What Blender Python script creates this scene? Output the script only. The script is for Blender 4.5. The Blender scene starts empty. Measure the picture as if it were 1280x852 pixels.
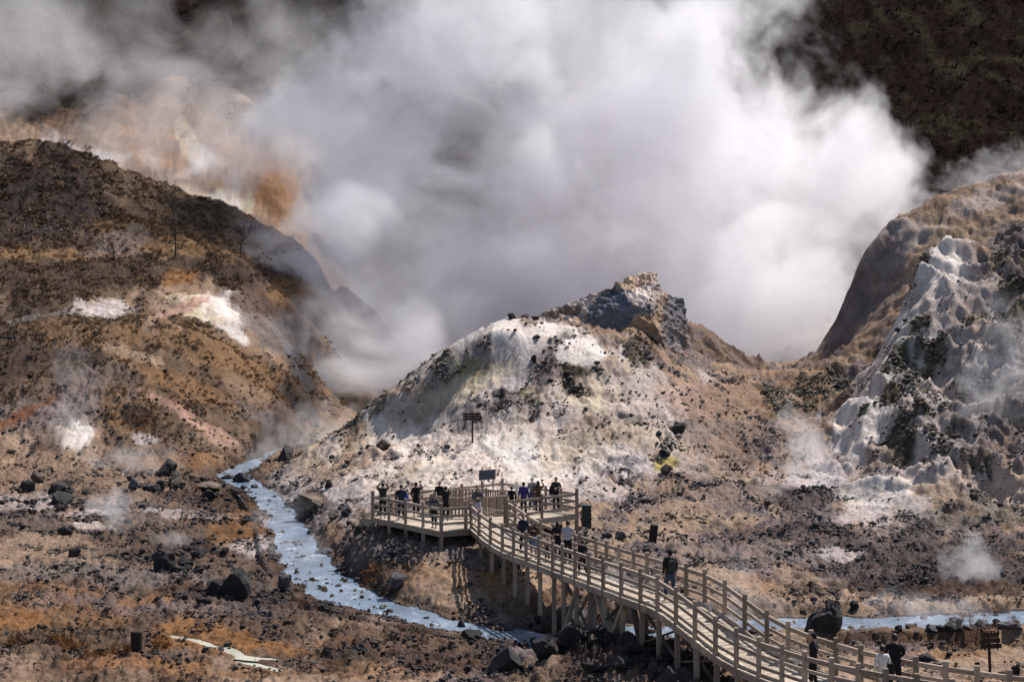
import bpy, bmesh, math, random
import numpy as np
from mathutils import Vector, Matrix, Euler
SC = bpy.context.scene
COL = SC.collection
F = 2000.0      # focal length in photo pixels (photo 1280 wide)
CZ = 12.0       # camera height above the lowest valley floor
HY = 426.0      # horizon row
rng = np.random.default_rng(7)
random.seed(11)

def W(px, py, Y):
    return Vector(((px - 640) / F * Y, Y, CZ - (py - HY) / F * Y))
def Yh(py, h):
    return F * h / (py - HY)

# ---------------------------------------------------------------- noise
_perm = np.random.default_rng(3).permutation(65536).astype(np.int64)
_ang = np.random.default_rng(4).random(65536) * 2 * np.pi
_gx, _gy = np.cos(_ang), np.sin(_ang)
def gnoise(x, y, seed=0):
    xi = np.floor(x).astype(np.int64); yi = np.floor(y).astype(np.int64)
    fx = x - xi; fy = y - yi
    ux = fx * fx * fx * (fx * (fx * 6 - 15) + 10); uy = fy * fy * fy * (fy * (fy * 6 - 15) + 10)
    def g(ix, iy, dx, dy):
        k = _perm[(_perm[(ix + seed * 131) & 65535] + iy * 7919) & 65535]
        return _gx[k] * dx + _gy[k] * dy
    a = g(xi, yi, fx, fy); b = g(xi + 1, yi, fx - 1, fy)
    c = g(xi, yi + 1, fx, fy - 1); d = g(xi + 1, yi + 1, fx - 1, fy - 1)
    return ((a + (b - a) * ux) + ((c + (d - c) * ux) - (a + (b - a) * ux)) * uy) * 1.5
def fbm(x, y, o=4, seed=0, gain=0.5, ridge=False):
    s = 0; a = 1.0; t = 0
    for i in range(o):
        n = gnoise(x * 2 ** i + 17.3 * i, y * 2 ** i - 9.1 * i, seed + i)
        if ridge: n = 1 - 2 * np.abs(n)
        s = s + n * a; t += a; a *= gain
    return s / t
def sstep(a, b, x):
    t = np.clip((x - a) / (b - a), 0, 1); return t * t * (3 - 2 * t)

# ---------------------------------------------------------------- tagging
def tag(o, label=None, cat=None, group=None, kind=None):
    if label: o['label'] = label
    if cat: o['category'] = cat
    if group: o['group'] = group
    if kind: o['kind'] = kind
    return o
def link(name, me, mat=None, parent=None):
    o = bpy.data.objects.new(name, me); COL.objects.link(o)
    if mat is not None and len(me.materials) == 0: me.materials.append(mat)
    if parent is not None: o.parent = parent
    return o
def np_mesh(name, V, Fc, smooth=True):
    me = bpy.data.meshes.new(name)
    V = np.ascontiguousarray(V, dtype=np.float32); Fc = np.ascontiguousarray(Fc, dtype=np.int32)
    k = Fc.shape[1]
    me.vertices.add(len(V)); me.vertices.foreach_set('co', V.ravel())
    me.loops.add(Fc.size); me.loops.foreach_set('vertex_index', Fc.ravel())
    me.polygons.add(len(Fc)); me.polygons.foreach_set('loop_start', np.arange(0, Fc.size, k, dtype=np.int32))
    me.update(calc_edges=True)
    me.polygons.foreach_set('use_smooth', np.full(len(Fc), smooth, dtype=bool))
    return me
def attr_col(me, name, rgb):
    a = me.attributes.new(name, 'FLOAT_COLOR', 'POINT')
    b = np.ones((len(rgb), 4), dtype=np.float32); b[:, :rgb.shape[1]] = rgb
    a.data.foreach_set('color', b.ravel())
def attr_f(me, name, v):
    a = me.attributes.new(name, 'FLOAT', 'POINT'); a.data.foreach_set('value', np.ascontiguousarray(v, dtype=np.float32))

# ---------------------------------------------------------------- node materials
class NT:
    def __init__(s, name, surface=True):
        s.m = bpy.data.materials.new(name); s.m.use_nodes = True
        s.t = s.m.node_tree; s.t.nodes.clear(); s.out = s.t.nodes.new('ShaderNodeOutputMaterial')
    def n(s, ty, **k):
        nd = s.t.nodes.new('ShaderNode' + ty)
        for a, b in k.items(): setattr(nd, a, b)
        return nd
    def l(s, a, b): s.t.links.new(a, b)
    def inp(s, nd, key, v):
        if isinstance(v, bpy.types.NodeSocket): s.l(v, nd.inputs[key])
        elif v is not None: nd.inputs[key].default_value = v
    def math(s, op, a, b=None, c=None, clamp=False):
        nd = s.n('Math', operation=op, use_clamp=clamp); s.inp(nd, 0, a)
        if b is not None: s.inp(nd, 1, b)
        if c is not None: s.inp(nd, 2, c)
        return nd.outputs[0]
    def mix(s, f, a, b, bt='MIX'):
        nd = s.n('Mix', data_type='RGBA', blend_type=bt)
        s.inp(nd, 0, f); s.inp(nd, 6, a if not isinstance(a, tuple) else (*a[:3], 1)); s.inp(nd, 7, b if not isinstance(b, tuple) else (*b[:3], 1))
        return nd.outputs[2]
    def noise(s, vec, scale, detail=4, rough=.55, dist=0):
        nd = s.n('TexNoise'); s.l(vec, nd.inputs['Vector']); nd.inputs['Scale'].default_value = scale
        nd.inputs['Detail'].default_value = detail; nd.inputs['Roughness'].default_value = rough; nd.inputs['Distortion'].default_value = dist
        return nd.outputs[0]
    def ramp(s, f, a, b, c=0., d=1.):
        nd = s.n('MapRange'); s.inp(nd, 0, f)
        for i, v in enumerate((a, b, c, d)): nd.inputs[i + 1].default_value = v
        return nd.outputs[0]
    def coord(s, which='Object'):
        return s.n('TexCoord').outputs[which]
    def pos(s): return s.n('NewGeometry').outputs['Position']
    def bsdf(s, col, rough=.9, bump=None, bstr=.5, bdist=.05, spec=.3, **kw):
        b = s.n('BsdfPrincipled'); s.inp(b, 'Base Color', col if not isinstance(col, tuple) else (*col[:3], 1)); s.inp(b, 'Roughness', rough)
        b.inputs['Specular IOR Level'].default_value = spec
        for k, v in kw.items(): s.inp(b, k.replace('_', ' '), v)
        if bump is not None:
            bp = s.n('Bump'); s.l(bump, bp.inputs['Height']); s.inp(bp, 'Strength', bstr); bp.inputs['Distance'].default_value = bdist
            s.l(bp.outputs[0], b.inputs['Normal'])
        s.l(b.outputs[0], s.out.inputs['Surface'])
        return s.m
EXPO = 0.45; VB = 16; VSR = .9
# ---------------------------------------------------------------- terrain control points
C = []
def cp(*pts):
    for p in pts: C.append(W(*p))
def ch(*pts):            # (px, py, depth below the camera)
    for px, py, h in pts: C.append(W(px, py, Yh(py, h)))
# near floor, out of frame and bottom rows
ch((-260,1100,12.0),(100,1100,12.1),(640,1100,12.0),(1100,1100,11.9),(1550,1100,11.6))
ch((-260,852,11.6),(0,852,11.6),(150,852,11.6),(300,852,11.65),(450,852,11.5),(600,852,11.45),(720,860,11.3),(1000,875,11.3),(1150,875,11.2),(1280,862,11.0),(1540,862,10.9))
ch((-260,760,11),(0,760,11),(100,750,11),(200,745,11),(170,812,11.35),(300,760,11.15),(400,795,11.3),(300,715,10.85),(100,690,10.65),(0,690,10.6),(-260,690,10.5),(200,690,10.7),(0,640,10.2),(120,640,10.3),(220,640,10.35),(300,650,10.6))
ch((540,800,11.45),(640,825,11.5),(480,790,11.4))
# stream bed
ch((630,793,11.5),(540,778,11.45),(440,745,11.3),(392,708,11.1),(368,675,10.85),(345,636,10.6),(312,606,10.3),(290,595,10.15),(350,562,9.9),(372,545,9.7),(395,522,9.3),(410,508,9.0))
ch((1000,776,11.2),(1100,779,11.25),(1200,775,11.2),(1280,773,11.2),(1540,770,11.2),(930,785,11.3),(850,798,11.4),(740,790,11.3))
# knoll under the platform and the slope to the stream
def cy(*pts):            # (px, Y, depth below the camera)
    for px, Y, h in pts: C.append(Vector(((px - 640) / F * Y, Y, CZ - h)))
cy((445,81,9.8),(466,79,9.3),(466,76,9.8),(510,76,9.4),(551,73.3,9.4),(590,73,9.55),(480,73.5,10.3),(520,72.5,9.9),(560,71,9.9),(600,70.5,10.0),(480,71,10.8),(540,69.5,10.5),(600,68.5,10.6),(500,69,11.1),(560,67.3,11.1),(620,67,10.9),(650,68.5,10.4),(430,74,11.0),(430,77,10.7),(430,82,10.2),(400,81,10.85),(620,71.5,9.9),(650,72,9.9),(690,70,10.2),(650,66,11.1),(700,66,11.0),(700,73,9.95),(740,70,10.3),(720,67,10.8),(680,63.5,11.3))
cy((620,88,8.35),(660,86,8.75),(723,80.5,9.5),(680,80,9.5),(640,79,9.45),(600,80,9.35),(600,76,9.4),(540,77,9.35),(540,82,9.15),(760,82,9.5),(815,78,9.65),(700,91,8.75),(430,96,8.6),(470,90,8.75),(400,88,10.3),(385,84,10.8),(390,95,10.0),(560,88,8.5),(500,83,9.15),(640,83,9.2),(700,76,9.8),(770,75,10.0))
cy((700,66,11.0),(760,63,10.9),(690,60.5,10.95),(722,58,10.6),(760,56.5,10.4),(800,54.5,10.3),(850,52.5,10.4),(900,51.5,10.5),(950,51.5,10.65),(1000,50.5,10.8),(1080,49,10.9),(800,50,10.8),(720,53,11.1),(900,47.5,10.9),(1000,46,10.9),(1150,45,10.9),(640,60,11.35),(860,57,11.0),(930,57,11.05),(800,58.5,11.1))
cp((870,705,73),(950,742,66.5),(900,660,83),(1000,705,74),(1100,742,67.6),(1200,742,67.6),(1280,740,67.8),(1540,740,67),(1200,700,74),(1280,690,76),(1000,650,87),(800,740,68))
# right ridge
cp((1100,650,86),(1200,650,84),(1280,650,83),(1540,650,82),(1060,605,97),(1100,612,92),(1150,610,90),(1220,600,91),(1280,590,90),(1540,560,88))
cp((1040,570,105),(1100,560,99),(1150,555,98),(1200,545,98),(1280,530,98),(1540,480,98),(1050,520,112),(1085,480,113),(1110,430,119),(1130,390,124),(1145,345,129),(1155,308,134),(1180,318,134),(1200,350,129),(1170,430,117),(1200,430,117),(1200,490,108),(1150,490,109),(1280,470,108),(1280,380,118),(1240,420,115),(1540,380,110),(1280,310,130),(1230,330,131),(1540,250,130),(1100,520,105))
cp((1075,500,121),(1100,465,127),(1120,440,134),(1130,410,140),(1060,530,118))
# tan slope behind it
cp((1050,432,162),(1058,385,165),(1068,350,166),(1083,308,167),(1105,288,169),(1135,272,171),(1175,256,173),(1220,238,175),(1280,217,178),(1400,180,180),(1540,140,184))
cp((1120,400,152),(1180,300,158),(1230,280,160),(1280,262,160),(1540,200,160),(1080,440,150),(1110,340,162))
cp((1046,445,172),(1040,450,200),(1085,420,205),(1135,400,212),(1200,370,215),(1280,340,218),(1540,300,220))
# saddle right of the mound
cp((1000,540,115),(1000,490,132),(1020,470,142),(960,470,142),(1035,450,152),(985,465,150),(940,500,128),(920,470,138),(950,560,107),(930,600,98),(980,600,97),(1020,625,92),(850,620,91),(900,610,93),(780,610,92),(820,600,95))
# mound
cp((640,400,122),(620,403,122),(600,409,122),(655,399,122.5),(680,401,123),(640,405,118),(670,407,119),(605,415,119),(710,408,124),(740,411,125),(780,412,126),(575,427,123),(545,447,123),(520,462,123),(500,476,122.5),(484,490,121),(460,512,120),(435,528,118),(405,545,116))
cp((640,450,150),(580,470,150),(700,450,150),(500,520,146),(430,545,140),(540,500,150))
cp((487,498,117.6),(510,480,118),(540,470,118),(560,474,117.5),(474,536,116.4),(500,547,115.6),(530,541,115),(550,520,115.2),(470,560,112),(500,562,111),(535,556,110.5),(440,570,107),(410,590,102),(450,590,100),(560,530,109),(570,490,114),(600,470,115.5),(590,520,109),(600,555,104),(640,520,108),(640,470,115),(660,430,119.5),(690,490,112),(700,520,107.5),(730,490,112),(720,455,116),(700,425,120.5),(760,440,119),(770,480,114.5),(800,520,108),(760,560,102),(700,560,102.5),(640,560,103),(640,590,97),(590,590,97),(540,590,98),(500,590,99),(840,560,103),(850,520,110),(860,480,119),(820,450,122),(790,430,123),(740,600,95),(840,590,97),(890,560,105))
# crag
cp((690,404,134),(740,402,135),(800,405,136),(850,425,136),(870,445,136),(858,452,131),(830,432,128),(800,412,128.5),(770,412,129),(745,410,129),(700,404,129),(880,462,139))
cp((690,430,150),(740,420,152),(800,410,152),(850,430,154),(890,480,158),(930,490,160))
cp((875,412,172),(900,420,175),(925,440,178),(935,470,176),(860,410,178),(905,470,165))
# steam basin and slopes behind it
cp((450,470,230),(520,480,215),(600,480,220),(700,480,220),(800,480,220),(900,480,215),(980,480,205),(1020,475,200))
cp((430,400,255),(500,380,290),(650,330,310),(800,320,310),(950,300,310),(1080,290,300),(1200,260,290),(1300,240,290),(1540,200,290))
cp((600,200,360),(900,160,370),(1100,120,370),(1300,100,360),(400,180,360),(1540,80,350))
cp((-260,0,400),(150,0,420),(400,0,430),(700,-10,430),(1000,-10,430),(1280,-10,420),(1540,-10,410))
cp((-260,-190,560),(150,-190,560),(640,-190,560),(1100,-190,560),(1540,-190,560))
# left slopes
ch((350,598,9.95),(365,600,9.7),(385,622,10.15),(398,652,10.35),(400,600,9.2),(385,572,9.2),(330,590,10.1))
ch((-260,600,9.2),(0,605,9.6),(100,605,9.7),(200,600,9.75),(260,590,9.8),(300,575,9.7))
cp((-260,560,115),(0,560,117),(100,558,120),(160,550,123),(200,560,122),(250,562,126),(300,545,137),(340,530,146),(370,515,156),(390,505,170),(405,500,190))
cp((-260,480,125),(0,480,127),(100,475,130),(160,500,128),(200,470,136),(250,490,140),(300,485,147),(340,490,155),(380,490,168))
cp((-260,410,138),(0,412,139),(60,405,141),(100,402,143),(160,402,146),(210,408,148),(250,420,150),(290,438,153),(330,458,158),(370,480,166),(392,496,178))
cp((-260,425,150),(0,420,152),(120,412,156),(200,415,158),(260,430,160))
cp((110,402,160),(130,375,170),(160,380,172),(200,392,165),(225,370,180),(260,372,178),(285,385,176),(310,405,170),(305,432,166),(340,470,172),(330,400,185),(345,380,195),(380,352,212),(330,350,205),(420,350,218),(440,365,222),(430,400,212),(400,420,198),(370,440,186),(350,455,178),(400,470,190),(420,450,210))
cp((-260,370,165),(0,370,166),(60,350,172),(60,375,164),(200,350,184),(150,335,184),(280,340,194),(0,325,180),(-260,325,180),(100,312,190),(200,322,193),(300,326,200),(360,330,215),(400,325,228))
cp((-260,250,200),(0,285,196),(60,290,197),(100,275,202),(150,270,205),(200,280,208),(260,295,212),(320,310,216),(0,230,206),(50,215,210))
cp((-260,180,216),(0,190,216),(50,186,217),(95,193,218),(105,202,218),(150,215,221),(200,238,223),(250,256,225),(300,272,228),(340,292,231),(380,318,234))
cp((-260,240,250),(0,250,252),(100,262,252),(200,292,255),(300,325,258),(380,355,258))
cp((-100,150,300),(0,180,300),(100,220,290),(200,262,282),(280,278,280),(340,290,280),(380,300,282),(140,170,310),(200,200,302),(260,220,297),(320,230,292),(370,240,295),(140,128,330),(190,128,335),(250,142,330),(300,160,325),(350,182,318),(400,205,312),(430,190,330),(200,110,345),(60,120,340),(300,120,350))
C = np.array([tuple(c) for c in C])
_dk = np.stack([C[:, 0] / C[:, 1], np.log(C[:, 1])], 1)
def _solve(P, z, lam=2e-4):
    n = len(P); d = np.sqrt(((P[:, None] - P[None]) ** 2).sum(-1)); K = d ** 1.55
    A = np.zeros((n + 3, n + 3)); A[:n, :n] = K - lam * np.eye(n); A[:n, n] = 1; A[:n, n + 1:] = P; A[n, :n] = 1; A[n + 1:, :n] = P.T
    return np.linalg.solve(A, np.concatenate([z, np.zeros(3)]))
_w = _solve(_dk, C[:, 2])
# coarse evaluation then bilinear lookup
U0, U1, V0, V1 = (-300 - 640) / F, (1580 - 640) / F, math.log(34), math.log(600)
NU, NV = 420, 560
_cu = np.linspace(U0, U1, NU); _cv = np.linspace(V0, V1, NV)
_G = np.empty((NV, NU))
for i in range(NV):
    d = np.sqrt((_cu[:, None] - _dk[None, :, 0]) ** 2 + (_cv[i] - _dk[None, :, 1]) ** 2) ** 1.55
    _G[i] = d @ _w[:-3] + _w[-3] + _w[-2] * _cu + _w[-1] * _cv[i]
def baseH(u, v):
    a = np.clip((u - U0) / (U1 - U0) * (NU - 1), 0, NU - 1.001); b = np.clip((v - V0) / (V1 - V0) * (NV - 1), 0, NV - 1.001)
    i = a.astype(int); j = b.astype(int); fa = a - i; fb = b - j
    return (_G[j, i] * (1 - fa) + _G[j, i + 1] * fa) * (1 - fb) + (_G[j + 1, i] * (1 - fa) + _G[j + 1, i + 1] * fa) * fb

# streams: polylines in plan (x, y, half width)
def seg_dist(x, y, P):
    best = np.full(x.shape, 1e9); zz = np.zeros(x.shape)
    for (x0, y0, w0, z0), (x1, y1, w1, z1) in zip(P[:-1], P[1:]):
        dx, dy = x1 - x0, y1 - y0; t = np.clip(((x - x0) * dx + (y - y0) * dy) / (dx * dx + dy * dy), 0, 1)
        d = np.hypot(x - x0 - t * dx, y - y0 - t * dy) - (w0 + t * (w1 - w0))
        m = d < best; best = np.where(m, d, best); zz = np.where(m, z0 + t * (z1 - z0), zz)
    return best, zz
def stream(pts):
    out = []
    for px, py, h, w in pts:
        p = W(px, py, Yh(py, h)); out.append((p.x, p.y, w, p.z))
    return out
S1 = stream([(700,812,11.62,0.66),(640,797,11.5,0.61),(600,788,11.48,0.66),(540,777,11.42,0.78),(480,760,11.36,1.07),(430,745,11.28,1.23),(400,722,11.15,1.31),(378,694,10.95,1.15),(362,665,10.8,0.94),(350,640,10.62,0.90),(330,617,10.4,0.82),(310,606,10.3,0.98),(296,598,10.2,1.23),(290,592,10.15,0.98),(318,577,10.05,0.74),(352,560,9.9,0.82),(375,544,9.7,1.07),(392,526,9.35,1.64)])
S2 = stream([(690,797,11.62,1.2),(780,790,11.5,1.3),(850,790,11.4,1.2),(930,783,11.3,1.2),(990,779,11.28,1.2),(1060,778,11.25,1.25),(1130,778,11.24,1.3),(1200,775,11.2,1.3),(1280,772,11.18,1.4),(1420,770,11.1,1.6),(1600,768,11.1,1.6)])
S3 = stream([(178,797,11.4,0.04),(205,794,11.42,0.07),(240,799,11.42,0.10),(262,806,11.45,0.09),(285,811,11.46,0.12),(300,820,11.5,0.17),(318,822,11.5,0.19),(345,824,11.52,0.11)])
S4 = stream([(298,825,11.55,0.12),(325,832,11.58,0.17),(350,838,11.6,0.10)])
# ---------------------------------------------------------------- surface classes: r, g, b, rubble, heath, grass
K = dict(
 
 white=(.76,.70,.66,.2,0,0), pink=(.54,.47,.44,.4,0,0), salmon=(.46,.30,.24,.35,0,0), tan=(.30,.215,.16,.4,0,0), cream=(.60,.52,.40,.25,0,0),
 sand=(.36,.265,.195,.4,0,0), brown=(.12,.08,.06,.75,.1,0), floor=(.15,.108,.085,.7,0,0), orange=(.28,.145,.065,.4,0,0), rust=(.20,.085,.045,.4,0,0),
 dark=(.055,.045,.045,1,0,0), grey=(.19,.168,.165,.7,0,0), slate=(.13,.14,.165,.5,0,0), moss=(.085,.074,.05,.9,.5,0), yellow=(.50,.42,.12,.3,0,0),
 heath=(.13,.093,.068,.4,1,.1), gold=(.25,.155,.085,.3,.4,.8), scrub=(.055,.042,.040,.4,1,0), forest=(.022,.0145,.0125,0,0,0), lilac=(.22,.18,.178,.8,0,0), ash=(.56,.50,.49,.35,0,0))
def cls(n): return np.array(K[n], dtype=np.float64) * np.array([.745, .715, .69, 1, 1, 1])
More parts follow.
